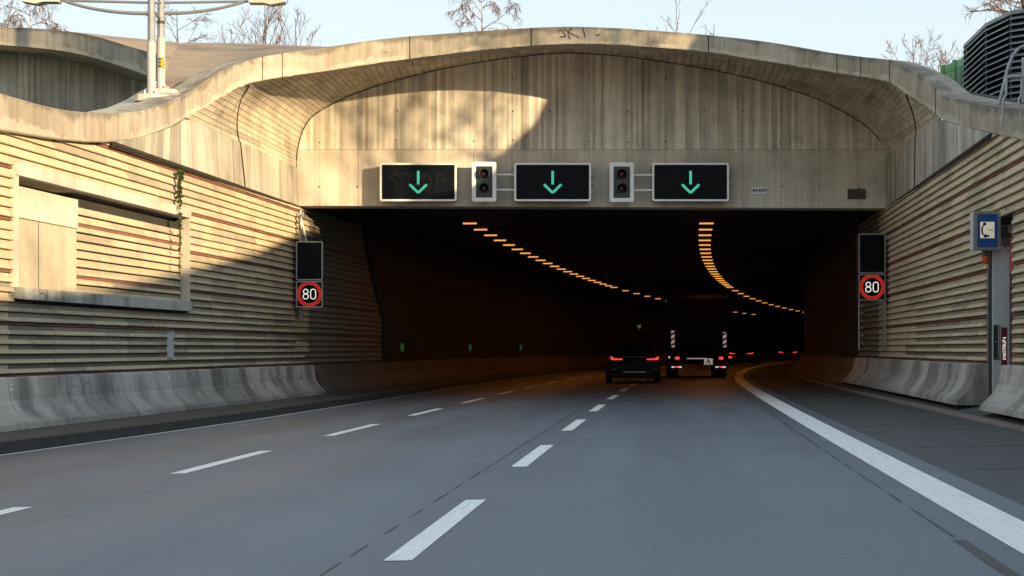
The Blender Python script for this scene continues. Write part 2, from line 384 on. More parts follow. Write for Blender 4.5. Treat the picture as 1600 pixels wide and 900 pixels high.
def asphalt(name, c, wear=.3, rough=(.42, .6)):
    g = G(name)
    vc = g.n('ShaderNodeAttribute', attribute_name='lane')             # metres across the road
    s1 = g.n('ShaderNodeTexCoord')
    cmb = g.n('ShaderNodeCombineXYZ'); sp = g.n('ShaderNodeSeparateXYZ'); g.l(g.obj(), sp.inputs[0])
    g.l(vc.outputs['Fac'], cmb.inputs[0]); g.l(sp.outputs[1], cmb.inputs[1])
    mp = g.n('ShaderNodeMapping'); mp.inputs['Scale'].default_value = (1.1, .045, 1); g.l(cmb.outputs[0], mp.inputs['Vector'])
    lanes = g.noise(1.0, 4, mp.outputs[0], .6)
    base = g.ramp(lanes, [(.3, tuple(x*(1-wear) for x in c)), (.7, tuple(x*(1+wear) for x in c))])
    grit = g.noise(160, 3)
    base = g.mix(.35, base, g.ramp(grit, [(.35, (.6,.6,.6)), (.65, (1.25,1.25,1.25))]), 'MULTIPLY')
    big = g.noise(.35, 5)
    base = g.mix(.4, base, g.ramp(big, [(.35, (.8,.8,.8)), (.65, (1.15,1.15,1.15))]), 'MULTIPLY')
    mg = g.noise(26, 3); base = g.mix(.3, base, g.ramp(mg, [(.35, (.80,.80,.80)), (.65, (1.16,1.16,1.16))]), 'MULTIPLY')
    tr = g.math('COSINE', g.math('MULTIPLY', g.math('ADD', vc.outputs['Fac'], .0), 3.62))
    base = g.mix(g.math('MULTIPLY', g.math('ADD', tr, 1.0), .09), base, (.07,.075,.08))
    mp2 = g.n('ShaderNodeMapping'); mp2.inputs['Scale'].default_value = (2.4, .35, 1); g.l(cmb.outputs[0], mp2.inputs['Vector'])
    sp2 = g.noise(1.0, 6, mp2.outputs[0], .7)
    base = g.mix(g.math('MULTIPLY', g.ramp(sp2, [(.62, (0,0,0)), (.74, (1,1,1))]), .35), base, (.06,.062,.066))
    spots = g.noise(5.5, 2); base = g.mix(g.math('MULTIPLY', g.ramp(spots, [(.76, (0,0,0)), (.79, (1,1,1))]), .5), base, (.05,.052,.055))
    g.bump(grit, .35, .008)
    rg = g.ramp(lanes, [(.3, (rough[0],)*3), (.7, (rough[1],)*3)])
    return g.done(base, rg)
M['asphalt'] = asphalt('pale worn asphalt', (.128, .156, .195), .16)
M['shoulder'] = asphalt('dark shoulder asphalt', (.062, .068, .074), .22, (.6, .75))
M['kerbtop'] = asphalt('kerb strip paving', (.075, .073, .07), .3, (.75, .85))
M['kerb'] = plain('dark kerb stone', (.045, .047, .05), .8, 0, .4)
M['kerbpale'] = plain('worn pinkish kerb edge', (.27, .225, .21), .8, 0, .5, 4)
g = G('road paint'); pn = g.noise(7, 6, None, .7); pc = g.ramp(pn, [(.27, (.55,.56,.56)), (.38, (.90,.91,.91))])
pg = g.noise(120, 2); pc = g.mix(.5, pc, g.ramp(pg, [(.3, (.85,.85,.85)), (.45, (1,1,1))]), 'MULTIPLY'); 
pa = g.n('ShaderNodeAttribute', attribute_name='lane'); pcmb = g.n('ShaderNodeCombineXYZ'); psp = g.n('ShaderNodeSeparateXYZ'); g.l(g.obj(), psp.inputs[0]); g.l(pa.outputs['Fac'], pcmb.inputs[0]); g.l(psp.outputs[1], pcmb.inputs[1])
pm = g.n('ShaderNodeMapping'); pm.inputs['Scale'].default_value = (55, 1.6, 1); g.l(pcmb.outputs[0], pm.inputs['Vector'])
pl_ = g.noise(1.0, 4, pm.outputs[0], .65); pc = g.mix(.7, pc, g.ramp(pl_, [(.34, (.66,.67,.68)), (.52, (1,1,1))]), 'MULTIPLY')
M['paint'] = g.done(pc, .55)
M['seal'] = plain('bitumen joint', (.022, .023, .026), .5, 0, .4)

# ------------------------------------------------------------------ ground, road, markings
def lane_attr(me, us):
    a = me.attributes.new('lane', 'FLOAT', 'POINT'); a.data.foreach_set('value', us)
def strip(name, fa, fb, ys, mat, dz=0.0, parent=None, n=1, kind='structure'):
    mb = MB(); rows = []; us = []
    for Y in ys:
        ua, ub = fa(Y), fb(Y); r = []
        for k in range(n+1):
            u = lerp(ua, ub, k/n); r.append(road(u, Y, dz)); us.append(u)
        rows.append(r)
    mb.grid(rows); me = mb.mesh(name, mat); lane_attr(me, us)
    o = link(name, me, parent)
    if kind: o['kind'] = kind
    return o
gm_ = MB(); gm_.quad((-900,-300,-.45), (900,-300,-.45), (900,1500,-.45), (-900,1500,-.45))
tag(gm_.build('ground', M['grass']), kind='structure')
ys = [-30 + 2*k for k in range(121)]
UL = lambda Y: table([(-30,-8.2),(15,-7.5),(20,-7.1),(25,-6.75),(30,-6.5),(42,-6.3),(60,-6.3)], Y)
UR = lambda Y: table([(20,6.45),(40,6.2),(50,6.2)], Y)
BL = lambda Y: (LW(Y)+.1 - L2(Y)) if Y < 50 else LW(50)+.1-L2(50)
BR = lambda Y: (RW(Y)-.1 - L2(Y)) if Y < 46 else RW(46)-.1-L2(46)
roadway = strip('road', UL, lambda Y: 4.25, ys, M['asphalt'], 0, None, 10)
shoulder = strip('hard_shoulder', lambda Y: 4.25, UR, ys, M['shoulder'], 0, None, 3)
def ledge(name, fa, fb, za, zb, m, kerbm, side):
    mb = MB(); rows = []; us = []
    for Y in ys:
        a, b = fa(Y), fb(Y)
        prof = [(a, RZ(a)-.02), (a+side*.015, za), (a+side*.14, za+.002), (b, zb)]
        r = []
        for u, z in prof: r.append(Vector((L2(Y)+u, Y, z))); us.append(u)
        rows.append(r)
    mb.grid(rows)
    mb.m = [0 if (k % 3) == 2 else 1 for k in range(len(mb.f))]
    me = mb.mesh(name, [m, kerbm]); lane_attr(me, us); o = link(name, me); o['kind'] = 'structure'; return o
ledge('kerb_strip', UL, BL, .03, .05, M['kerbtop'], M['kerb'], -1)
ledge('kerb_strip', UR, BR, .165, .27, M['shoulder'], M['kerbpale'], 1)
PZ = .004
strip('edge_line', lambda Y: 3.64, lambda Y: 4.01, ys, M['paint'], PZ, roadway, 1)
strip('edge_line', lambda Y: UL(Y)+.02, lambda Y: UL(Y)+.10, ys, M['paint'], PZ, roadway, 1)
def dash_series(uf, y0, per, ln, k0, k1):
    for k in range(k0, k1):
        a = y0 + per*k; yy = [a + ln*j/4 for j in range(5)]
        strip('lane_dash', lambda Y: uf(Y)-.085, lambda Y: uf(Y)+.085, yy, M['paint'], PZ, roadway, 1, None)
dash_series(lambda Y: 0.0, 9.04, 7.2, 3.65, -1, 15)
dash_series(lambda Y: table([(10,-3.80),(13,-3.76),(16,-3.58),(19,-3.60),(25,-3.56),(40,-3.5)], Y), 9.15, 7.0, 3.6, -1, 15)
for k in range(46):                              # sealed joint, broken into irregular runs
    a = 6 + k*1.1; b = a + rnd.uniform(.5, 1.12); w = rnd.uniform(.006, .014)
    strip('joint_seal', lambda Y: -.33-w, lambda Y: -.33+w, [a, (a+b)/2, b], M['seal'], PZ*.6, roadway, 1, None)
for k in range(30):
    a = 9.7 + k*1.1; b = a + rnd.uniform(.5, 1.12); w = rnd.uniform(.006, .014)
    strip('joint_seal', lambda Y: 3.40-w, lambda Y: 3.40+w, [a, (a+b)/2, b], M['seal'], PZ*.6, roadway, 1, None)
strip('joint_seal', lambda Y: 3.36, lambda Y: 3.44, [7.4, 8, 9.0, 9.55], M['seal'], PZ*.6, roadway, 1, None)
for Y in (11.2, 14.9, 18.2, 23.2, 28, 34):      # cross joints of the shoulder
    strip('cross_joint', lambda q: 4.5, lambda q: 6.1, [Y, Y+.035+Y*.001], M['seal'], PZ*.6, shoulder, 2, None)

# ------------------------------------------------------------------ retaining walls of coursed stone
def block_mesh(h, lip, seed, mat):
    q = random.Random(seed); mb = MB(); n = 3; rows = []
    for k in range(n+1):
        x = k/n; j = lambda a: q.uniform(-a, a)
        rows.append([(x, .02, h), (x, -.008+j(.003), h), (x, -.020+j(.004), h*.54+j(.002)), (x, -lip*.62+j(.004), h*.50+j(.002)),
                     (x, -lip+j(.004), .012+j(.004)), (x, -lip*.8, 0), (x, .02, .004)])
    mb.grid(rows)
    i0 = len(mb.v)
    for r, rev in ((rows[0], True), (rows[-1], False)):
        pts = list(reversed(r)) if rev else list(r); mb.quad(*pts)
    return mb.mesh('stone_block', mat)
CP = .15
STONES = [block_mesh(CP-.014, .060, k, M['stone']) for k in range(6)]
TUNNEL_STONES = [block_mesh(CP-.014, .060, k+20, M['sootshade']) for k in range(4)]
REDS = [block_mesh(.042, .022, 50+k, M['redtile']) for k in range(3)]
def coursed_wall(root, length, z0, z1, holes=(), red0=.82, near_at_end=False, colw=1.6, off=.0, limit=300, start=0.0, in_tunnel=lambda x: False, seen=0):
    """root local frame: x along the wall, -y towards the road"""
    blocks = []; reds = []
    z = red0 - .8
    rows = []
    while z < z1:
        rows.append((z, 'red'))
        for k in range(5): rows.append((z+.05+CP*k, 'stone'))
        z += .8
    ncol = int(math.ceil((length-start)/colw))
    for c in range(ncol):
        xa = start + c*colw; xb = min(xa+colw, length); jog = 0
        for z, kind in rows:
            if z+.02 < z0 or z > z1: continue
            j = rnd.choice((0, 0, .05, -.04)) if kind == 'stone' else 0
            parts = [(xa, xb)]
            for (hx0, hx1, hz0, hz1, yy) in holes:
                zc = z + (.02 if kind == 'red' else .07)
                if hz0 < zc < hz1:
                    new = []
                    for a, b in parts:
                        if a < hx0: new.append((a, min(b, hx0)))
                        if b > hx1: new.append((max(a, hx1), b))
                    parts = new
            for a, b in parts:
                if b-a < .12: continue
                if kind == 'stone' and b-a > 1.2 and rnd.random() < .30:
                    m = a + (b-a)*rnd.uniform(.2, .8); sp = [(a, m), (m, b)]
                else: sp = [(a, b)]
                for a2, b2 in sp: (blocks if kind == 'stone' else reds).append((a2, b2, z))
    def dist(b): return (b[0] > seen, -b[0]) if near_at_end else (b[0] < seen, b[0])
    for lst, meshes0, name in ((blocks, STONES, 'stone_block'), (reds, REDS, 'red_tile')):
        lst.sort(key=dist)
        for a, b, z in lst[:limit]:
            meshes = TUNNEL_STONES if in_tunnel(a) and name == 'stone_block' else meshes0
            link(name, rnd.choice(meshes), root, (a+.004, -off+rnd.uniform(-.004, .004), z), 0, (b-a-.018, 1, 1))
        if lst[limit:]:
            mb = MB()
            for a, b, z in lst[limit:]:
                mb.cm = 1 if in_tunnel(a) and name == 'stone_block' else 0
                me = rnd.choice(meshes0); i = len(mb.v)
                mb.v += [(a+.004+v.co.x*(b-a-.01), v.co.y-off, v.co.z+z) for v in me.vertices]
                for p in me.polygons: mb.f.append(tuple(i+k for k in p.vertices)); mb.m.append(mb.cm); mb.t.append(.5)
            tag(mb.build(name, [meshes0[0].materials[0], M['sootshade']], root), kind='stuff')
def wall_frame(fx, ya, yb, rev):
    A = Vector((fx(ya), ya, 0)); B = Vector((fx(yb), yb, 0))
    if rev: A, B = B, A
    d = B-A; return A, math.atan2(d.y, d.x), d.length
# left wall: x runs from the camera side into the tunnel
A, rz, LEN = wall_frame(LW, 20, 50.2, False)
lw = thing('retaining_wall', A, 'sunlit left retaining wall of buff stone courses with red brick lines and a framed recess', 'retaining wall', 'retaining walls along the road', rz)
def sl(px): return (yl(px)-20)*math.hypot(1, .13)
h0, h1 = sl(18), sl(291)
coursed_wall(lw, LEN, .55, 4.93, holes=((h0, h1, 2.03, 4.10, 0),), start=.35-8.0, in_tunnel=lambda x: x > 20.2, seen=2.6)
mb = MB(); mb.box(-14, h0, .015, .9, 0, 4.9); mb.box(h1, LEN, .015, .9, 0, 4.9); mb.box(h0, h1, .015, .9, 0, 2.04); mb.box(h0, h1, .015, .9, 4.09, 4.9)
mb.box(h0, h1, .50, .9, 2.04, 4.09); mb.build('wall_core', M['core'], lw)
# framed recess
pw = sl(128)
mb = MB(); mb.box(h0-.02, h1+.03, -.10, .5, 3.93, 4.115, .012); mb.build('frame_lintel', M['plaster'], lw)
mb = MB(); mb.box(h0-.03, h0+.10, -.07, .5, 2.2, 3.93); mb.build('frame_jamb', M['plaster'], lw)
mb = MB(); mb.box(h1-.02, h1+.02, -.075, .13, 2.2, 3.93); mb.build('frame_jamb', M['plaster'], lw)
mb = MB(); mb.box(h0-.04, h1+.05, -.13, .5, 2.02, 2.2, .015); mb.build('frame_sill', M['barrier'], lw)
mb = MB(); mb.box(h0+.1, pw, .10, .5, 2.2, 3.30); mb.build('infill_panel', M['infill'], lw)
mb = MB(); mb.box(h0+.1, pw, .07, .5, 3.31, 3.80); mb.build('infill_panel', M['plaster'], lw)
mb = MB(); mb.box(h0+.1+(pw-h0)*.40, h0+.115+(pw-h0)*.40, .096, .2, 2.2, 3.3); mb.build('panel_joint', M['joint'], lw)
for a in range(int((h1-.05-pw)/1.6)+1):
    xa = pw + .01 + a*1.6; xb = min(xa+1.6, h1-.06)
    for z in [2.21+CP*k for k in range(11)]:
        if abs(z-2.36) < .01 or abs(z-3.26) < .08:
            link('red_tile', REDS[0], lw, (xa, .12, z+.10), 0, (xb-xa-.01, 1, 1))
        if z+CP < 3.84: link('stone_block', rnd.choice(STONES), lw, (xa, .14, z), 0, (xb-xa-.01, 1, .93))
mb = MB(); mb.box(pw, h1, .16, .49, 2.2, 3.84); mb.build('recess_back', M['core'], lw)
# right wall: x runs from the tunnel to the camera side
def sr(Y): return (46-Y)*math.hypot(1, .11)
A, rz, LEN = wall_frame(RW, 8, 46, True)
rw = thing('retaining_wall', A, 'shaded right retaining wall of ledged stone courses behind the emergency phone', 'retaining wall', 'retaining walls along the road', rz)
n0, n1 = sr(26.65), sr(24.6)                   # niche for the emergency phone
vis = sr(21)
coursed_wall(rw, sr(13), .75, 4.93, holes=((n0, n1, -1, 3.42, 0),), red0=.99, near_at_end=True, in_tunnel=lambda x: x < 4.6, seen=vis)
mb = MB(); mb.box(0, n0, .015, .9, 0, 4.85); mb.box(n1, LEN, .015, .9, 0, 4.2); mb.box(n0, n1, .8, .9, 0, 3.4); mb.box(n0, n1, .015, .9, 3.42, 4.6)
mb.build('wall_core', M['core'], rw)
for x in (n0, n1):
    mb = MB(); mb.box(x-.03, x+.03, -.03, .8, .27, 3.4); mb.build('niche_jamb', M['grey'], rw)
mb = MB(); mb.box(n0+.3, n1-.04, .30, .36, .3, 2.55); mb.build('niche_door', M['redpaint'], rw)
mb = MB(); mb.box(n0+.3, n1-.04, .29, .36, 2.56, 3.35); mb.build('niche_panel', M['salmon'], rw)

# ------------------------------------------------------------------ barriers
def barrier(root, x0, x1, seg, zb, zt):
    x = x0; k = 0
    while x < x1-.2:
        b = min(x+seg*rnd.uniform(.85, 1.1), x1)
        mb = MB(); n = 5; rows = []
        for j in range(n+1):
            xx = lerp(x+.011, b-.011, j/n); q = lambda: rnd.uniform(-.006, .006)
            rows.append([(xx, .0, zb), (xx, -.56+q(), zb), (xx, -.54+q(), zb+.09+q()), (xx, -.42+q(), zb+.20), (xx, -.33+q(), zb+.30),
                         (xx, -.27, zb+.42), (xx, -.22, zt-.02), (xx, -.20, zt), (xx, 0, zt)])
        mb.grid(rows); mb.quad(*reversed(rows[0])); mb.quad(*rows[-1])
        o = mb.build('barrier_segment', M['barrier'], root)
        for p in o.data.polygons[2*0:n*8]: p.use_smooth = False
        x = b
def barrier_thing(A, rz, x0, x1, zb, zt, label):
    t = thing('concrete_barrier', A, label, 'barrier', 'concrete barriers at the wall feet', rz); barrier(t, x0, x1, 2.3, zb, zt); return t
lb = barrier_thing(lw.location, lw.rotation_euler.z, -6, 21.0, .05, .82, 'streaked grey concrete barrier at the foot of the sunlit left wall')
rb1 = barrier_thing(rw.location, rw.rotation_euler.z, .5, n0+.02, .27, .99, 'grey concrete barrier between the tunnel mouth and the emergency phone')
rb2 = barrier_thing(rw.location, rw.rotation_euler.z, n1-.0, LEN, .27, .99, 'concrete barrier at the right picture edge beyond the emergency phone')
for px, py in ((20, 606), (260, 594), (411, 590)):
    s_ = (yl(px)-.6-20)*math.hypot(1, .13); z = .62
    for dz in (0, .07):
        mb = MB(); mb.box(s_, s_+.06, -.255, -.24, z+dz, z+dz+.035); mb.build('reflector', M['white'], lb)

# ------------------------------------------------------------------ main portal
ARCH = [ # x, band bottom row, band top row, inner edge (x, row)
 (290,185,147,463,262),(325,164,124,464,240),(350,149,108,468,220),(375,135.5,98.5,475,200),(400,127.5,91,487,183),(450,119,82,515,165),
 (500,112,75,545,150),(600,97,60.5,610,128),(700,84,52,700,106),(800,73.5,45,800,90),(880,68.5,41.5,880,83),(950,69,43,950,86),(1000,72,46,1005,92),
 (1100,80.5,54,1100,107),(1200,96,65.5,1190,127),(1300,112.5,82.5,1270,152),(1345,119.5,88.5,1305,168),(1390,128.5,94.5,1340,188),
 (1430,155,112,1365,208),(1455,172,129,1378,225),(1470,186,148,1385,243)]
def lipY(x): return 36.9 - 5.6*abs((x-880)/590)**(2.2 if x < 880 else 2.9)
def cr(tab, x, j):                              # smooth interpolation of an ARCH column
    k = 0
    while k < len(tab)-2 and x > tab[k+1][0]: k += 1
    p1, p2 = tab[k], tab[k+1]; p0 = tab[max(k-1,0)]; p3 = tab[min(k+2,len(tab)-1)]
    t = (x-p1[0])/(p2[0]-p1[0])
    m1 = (p2[j]-p0[j])/(p2[0]-p0[0])*(p2[0]-p1[0]) if p2[0] != p0[0] else 0
    m2 = (p3[j]-p1[j])/(p3[0]-p1[0])*(p2[0]-p1[0]) if p3[0] != p1[0] else 0
    return (2*t**3-3*t**2+1)*p1[j] + (t**3-2*t**2+t)*m1 + (-2*t**3+3*t**2)*p2[j] + (t**3-t**2)*m2
FY = 40.0
def lip_b(x): return P(x, cr(ARCH, x, 1), lipY(x))
def lip_t(x): return P(x, cr(ARCH, x, 2), lipY(x))
def inner(x): return P(cr(ARCH, x, 3), cr(ARCH, x, 4), FY)
portal = thing('tunnel_portal', (2, 40, 0), 'wide arched concrete tunnel portal spanning the carriageway with flared underside', 'tunnel portal')
xs = [290 + (1470-290)*k/118 for k in range(119)]
# band (front edge of the shell), continued along both wall tops
LOBE = [(282,190,150.5),(270,197,156),(250,205,165),(222,215,173),(192,220.5,176),(165,222.5,176.3),(137,222,175.5),(110,219.5,173),(85,216.5,168.5),(60,213,162.5),(30,208,154),(0,203,145)]
RWING = [(1476,189,150),(1490,194,153.5),(1510,199,157.5),(1545,207.5,165),(1575,214,168.5),(1600,220,171)]
bandB = []; bandT = []
ext = [(-4,3.2,3.75),(6,3.6,4.15),(14,4.05,4.6),(19,4.35,4.9)]
bandB += [Vector((LW(Y)+.13, Y, z)) for Y, z, _ in ext]; bandT += [Vector((LW(Y)+.13, Y, z)) for Y, _, z in ext]
for x, b, t in reversed(LOBE):
    Y = yl(x)*.982; bandB.append(P(x, b, Y)); bandT.append(P(x, t, Y))
nl = len(bandB)
bandB += [lip_b(x) for x in xs]; bandT += [lip_t(x) for x in xs]
nr = len(bandB)
for x, b, t in RWING:
    Y = yr(x)*.985; bandB.append(P(x, b, Y)); bandT.append(P(x, t, Y))
for Y, b, t in [(20,4.1,4.6),(14,3.7,4.2),(4,3.3,3.8),(-6,3.2,3.7)]:
    bandB.append(Vector((RW(Y)-.12, Y, b))); bandT.append(Vector((RW(Y)-.12, Y, t)))
def inward(k):                                   # horizontal direction into the shell, behind the band
    a = bandB[max(k-1,0)]; b = bandB[min(k+1,len(bandB)-1)]; d = (b-a); d.z = 0
    if d.length < 1e-6: d = Vector((1,0,0))
    d.normalize(); return Vector((-d.y, d.x, 0))
rows = []
for k in range(len(bandB)):
    n = inward(k); th = .62
    w = .02
    rows.append([bandB[k]+n*th, bandB[k]+n*w, bandB[k]+Vector((0,0,w)), bandT[k]-Vector((0,0,.025)), bandT[k]+n*.02, bandT[k]+n*th])
def band(rows, hs, parent):
    mb = MB(); mb.grid(rows); o = mb.build('arch_band', M['band'], parent, world=True)
    a = o.data.attributes.new('rise', 'FLOAT', 'POINT'); a.data.foreach_set('value', hs*len(rows))
band(rows, [0.0, 0.0, .03, .96, 1.0, .7], portal)
for k, x in enumerate((410, 441, 640, 830, 1107, 1308, 1345, 1390, 1462)):   # construction joints of the band
    b, t = lip_b(x), lip_t(x); o = Vector((0,-.004,0)); mb = MB(); w = .014
    mb.quad(b+o-Vector((w,0,0)), b+o+Vector((w,0,0)), t+o+Vector((w,0,0)), t+o-Vector((w,0,0))); mb.build('band_joint', M['joint'], portal, world=True)
def stroke(mb, pts, w):
    for (xa, ya), (xb, yb_) in zip(pts, pts[1:]):
        Y = lipY((xa+xb)/2)-.008; a, b = P(xa, ya, Y), P(xb, yb_, Y); d = b-a; n = Vector((-d.z, 0, d.x)).normalized()*w
        mb.quad(a-n, b-n, b+n, a+n)
for strokes in ((([(873,48.5),(878,46),(880,50),(884,56)],.014), ([(875,58),(884,57)],.016)), (([(881,43),(887,50),(894,43.5)],.012), ([(887,50),(890,61)],.012), ([(887,50),(905,58.5)],.012)),
                (([(910,43),(912.5,50),(914.5,59)],.014),), (([(931,54),(934,56),(938,53)],.012),)):
    mb = MB()
    for pts, w in strokes: stroke(mb, pts, w)
    mb.build('graffiti', M['faded'], portal, world=True)
# boarded soffit: every board print stands proud of a backing sheet
cen = Vector((2.0, 0, 3.5))
def soff(x, v, off=0.0):
    a, b = lip_b(x), inner(x); p = a.lerp(b, v); L = (b-a).length
    n = Vector((p.x-cen.x, 0, (p.z-cen.z)*1.6)); n.normalize()
    fade = min(1, (x-290)/70, (1470-x)/70)
    return p + n*(math.sin(math.pi*min(1,v*1.0))*.045*L*fade + off)
samp = [290 + (1470-290)*k/1200 for k in range(1201)]
acc = [0]
for a, b in zip(samp, samp[1:]): acc.append(acc[-1] + ((soff(b,.5)-soff(a,.5)).length + (soff(b,0)-soff(a,0)).length)*.5)
def x_at(s):
    lo, hi = 0, len(acc)-1
    while hi-lo > 1:
        m = (lo+hi)//2
        if acc[m] <= s: lo = m
        else: hi = m
    return lerp(samp[lo], samp[hi], (s-acc[lo])/max(1e-9, acc[hi]-acc[lo]))
BW = .19; nb = int(acc[-1]/BW)
mb = MB(); mb.ct = .4
mb.grid([[soff(x, v, .033) for v in [k/8 for k in range(9)]] for x in xs]); mb.build('soffit_backing', M['soffit'], portal, world=True)
mb = MB(); q = random.Random(3)
for k in range(nb):
    xa, xb = x_at(acc[-1]*k/nb + .009), x_at(acc[-1]*(k+1)/nb - .009)
    Lr = (inner(xa)-lip_b(xa)).length; v = 0.0; first = q.uniform(.2, 1)
    while v < 1-1e-6:
        ln = (q.uniform(.8, 1.9)*(first if v == 0 else 1))/Lr; v2 = min(1, v+ln)
        if 1-v2 < .25/Lr: v2 = 1
        gp = .010/Lr; o = q.uniform(-.006, .004); mb.ct = min(1, max(0, q.gauss(.55, .16))); m = 3
        top = [(soff(xa, lerp(v+gp, v2-gp, j/m), o), soff(xb, lerp(v+gp, v2-gp, j/m), o)) for j in range(m+1)]
        low = [(soff(xa, lerp(v+gp, v2-gp, j/m), .035), soff(xb, lerp(v+gp, v2-gp, j/m), .035)) for j in range(m+1)]
        for j in range(m):
            mb.quad(top[j][0], top[j+1][0], top[j+1][1], top[j][1])
            mb.quad(top[j][0], low[j][0], low[j+1][0], top[j+1][0]); mb.quad(top[j][1], top[j+1][1], low[j+1][1], low[j][1])
        mb.quad(top[0][0], top[0][1], low[0][1], low[0][0]); mb.quad(top[m][0], low[m][0], low[m][1], top[m][1])
        v = v2
mb.build('soffit', M['soffit'], portal, world=True)
# spring walls below the soffit, each of vertical panels
def spring(pts_low, pts_up, name_joint_at):
    def at(ps, t):
        k = min(int(t*(len(ps)-1)), len(ps)-2); return ps[k].lerp(ps[k+1], t*(len(ps)-1)-k)
    n = 9
    for k in range(n):
        mb = MB(); g_ = .0022
        ts = [lerp(k/n+g_, (k+1)/n-g_, j/4) for j in range(5)]
        rows = [[at(pts_low, t), at(pts_low, t).lerp(at(pts_up, t), .5), at(pts_up, t)] for t in ts]
        mb.grid(rows); o = mb.build('spring_panel', M['spring'], portal, world=True)
        md = o.modifiers.new('thick', 'SOLIDIFY'); md.thickness = .06; md.offset = 0
    mb = MB(); rows = [[at(pts_low, t)+Vector((name_joint_at*.06, .02, 0)), at(pts_up, t)+Vector((name_joint_at*.06, .02, 0))] for t in [j/20 for j in range(21)]]
    mb.grid(rows); mb.build('spring_backing', M['joint'], portal, world=True)
def res(ps, n):
    L = [0]
    for a, b in zip(ps, ps[1:]): L.append(L[-1]+(b-a).length)
    out = []
    for k in range(n):
        s = L[-1]*k/(n-1); j = 0
        while j < len(L)-2 and s > L[j+1]: j += 1
        out.append(ps[j].lerp(ps[j+1], (s-L[j])/max(1e-9, L[j+1]-L[j])))
    return out
def wl(px, py, d=.985): Y = yl(px)*d; return P(px, py, Y)
def wr(px, py, d=.985): Y = yr(px)*d; return P(px, py, Y)
lowL = res([wl(178,221.5), P(465, 321, FY-.02)], 30)
upL = res([wl(178,221.3), wl(220,214), wl(250,205), wl(270,197), lip_b(290), P(463, 262, FY-.02)], 60)
# match upper points to lower ones by depth
def match(low, up):
    out = []
    for p in low:
        best = up[-1]
        for a, b in zip(up, up[1:]):
            if a.y <= p.y <= b.y: best = a.lerp(b, (p.y-a.y)/max(1e-9, b.y-a.y)); break
        else:
            if p.y < up[0].y: best = up[0]
        out.append(best)
    return out
spring(lowL, match(lowL, upL), -1)
lowR = res([wr(1547,209.5), P(1385, 324.5, FY-.02)], 30)
upR = res([wr(1547,208.5), wr(1510,199), wr(1490,194), lip_b(1470), P(1385, 243, FY-.02)], 60)
spring(lowR, match(lowR, upR), 1)
for a, b in ((lip_b(290), P(463,262,FY)), (lip_b(1470), P(1385,243,FY))):
    mb = MB(); mb.tube([a, a.lerp(b,.5), b], .016, 6); mb.build('crease_joint', M['joint'], portal, world=True)
for low in (lowL, lowR):                         # shadow line of the overhang on the wall top, put in as dark tubes
    mb = MB(); mb.tube([p+Vector((0,0,-.03)) for p in low], .045, 6); mb.build('wall_top_shadow', M['joint'], portal, world=True)
for xx, v0, sd in ((386, .0, 1), (1418, .0, -1)):   # curved expansion joint crossing the soffit
    pts = []
    for k in range(15):
        t = k/14; x = xx - sd*96*t**1.6 if sd > 0 else xx + 52*t**1.6
        v = (.02 + .40*t**.8) if sd > 0 else .02 + .36*t**.8
        pts.append(soff(max(291, min(1469, x)), v, -.012))
    mb = MB(); mb.tube(pts, .015, 5); mb.build('expansion_joint', M['joint'], portal, world=True)
    e = pts[-1]; lo = lowL if sd > 0 else lowR
    b = min(lo, key=lambda p: abs(p.y-e.y)); mb = MB(); mb.tube([e+Vector((sd*.03,-.03,0)), b+Vector((sd*.05,-.05,0))], .015, 5); mb.build('expansion_joint', M['joint'], portal, world=True)
# face wall above the opening: one-metre cast panels over a dark backing
inn = [inner(x) for x in xs]
def ztop(X):
    if X <= inn[0].x: return inn[0].z
    for a, b in zip(inn, inn[1:]):
        if a.x <= X <= b.x: return lerp(a.z, b.z, (X-a.x)/max(1e-9, b.x-a.x))
    return inn[-1].z
XL, XR = P(464,320,FY).x, P(1385.5,324,FY).x
def zlin(X): return lerp(P(465,321.5,FY).z, P(1385,325.5,FY).z, (X-XL)/(XR-XL))
ZJ = P(900, 234, FY).z
edges = [XL]
x = P(560,0,FY).x - 1
while x < XR-.3:
    if x > XL+.3: edges.append(x)
    x += 1.0
edges.append(XR)
for a, b in zip(edges, edges[1:]):
    gpx = .004; n = 6
    up = [(lerp(a+gpx, b-gpx, k/n), min(ztop(lerp(a+gpx, b-gpx, k/n)), 12)) for k in range(n+1)]
    if max(z for _, z in up) > ZJ+.03:
        poly = [(a+gpx, ZJ+.004), (b-gpx, ZJ+.004)] + [(px_, max(ZJ+.01, z+.05)) for px_, z in reversed(up)]
        mb = MB(); mb.prism(poly, FY-.03+rnd.uniform(-.003,.003), FY+.2); mb.build('face_panel', M['tympanum'], portal, world=True)
    zt = lambda q_: ZJ-.004
    poly = [(a+gpx, zlin(a)), (b-gpx, zlin(b)), (b-gpx, zt(b)), ((a+b)/2, zt((a+b)/2)), (a+gpx, zt(a))]
    mb = MB(); mb.prism(poly, FY-.03+rnd.uniform(-.002,.002), FY+.7); mb.build('lintel_panel', M['lintel'], portal, world=True)
mb = MB()
for X in edges[1:-1]:
    for z in (7.45, 6.65, 8.3, 5.45):
        if z < ztop(X)-.4 and rnd.random() < .6: mb.disc((X+rnd.uniform(-.03,.03), z+rnd.uniform(-.03,.03)), .021, 8, FY-.036, FY-.02)
tag(mb.build('tie_hole', M['joint'], portal, world=True), kind='stuff')
poly = [(XL, zlin(XL)+.01), (XR, zlin(XR)+.01)] + [(p.x, p.z+.3) for p in reversed(inn)]
mb = MB(); mb.prism(poly, FY-.012, FY+.6); mb.build('face_backing', M['joint'], portal, world=True)
mb = MB(); mb.tube([p+Vector((0,-.03,-.0)) for p in inn[2:-2]], .022, 6); mb.build('inner_arch_joint', M['joint'], portal, world=True)
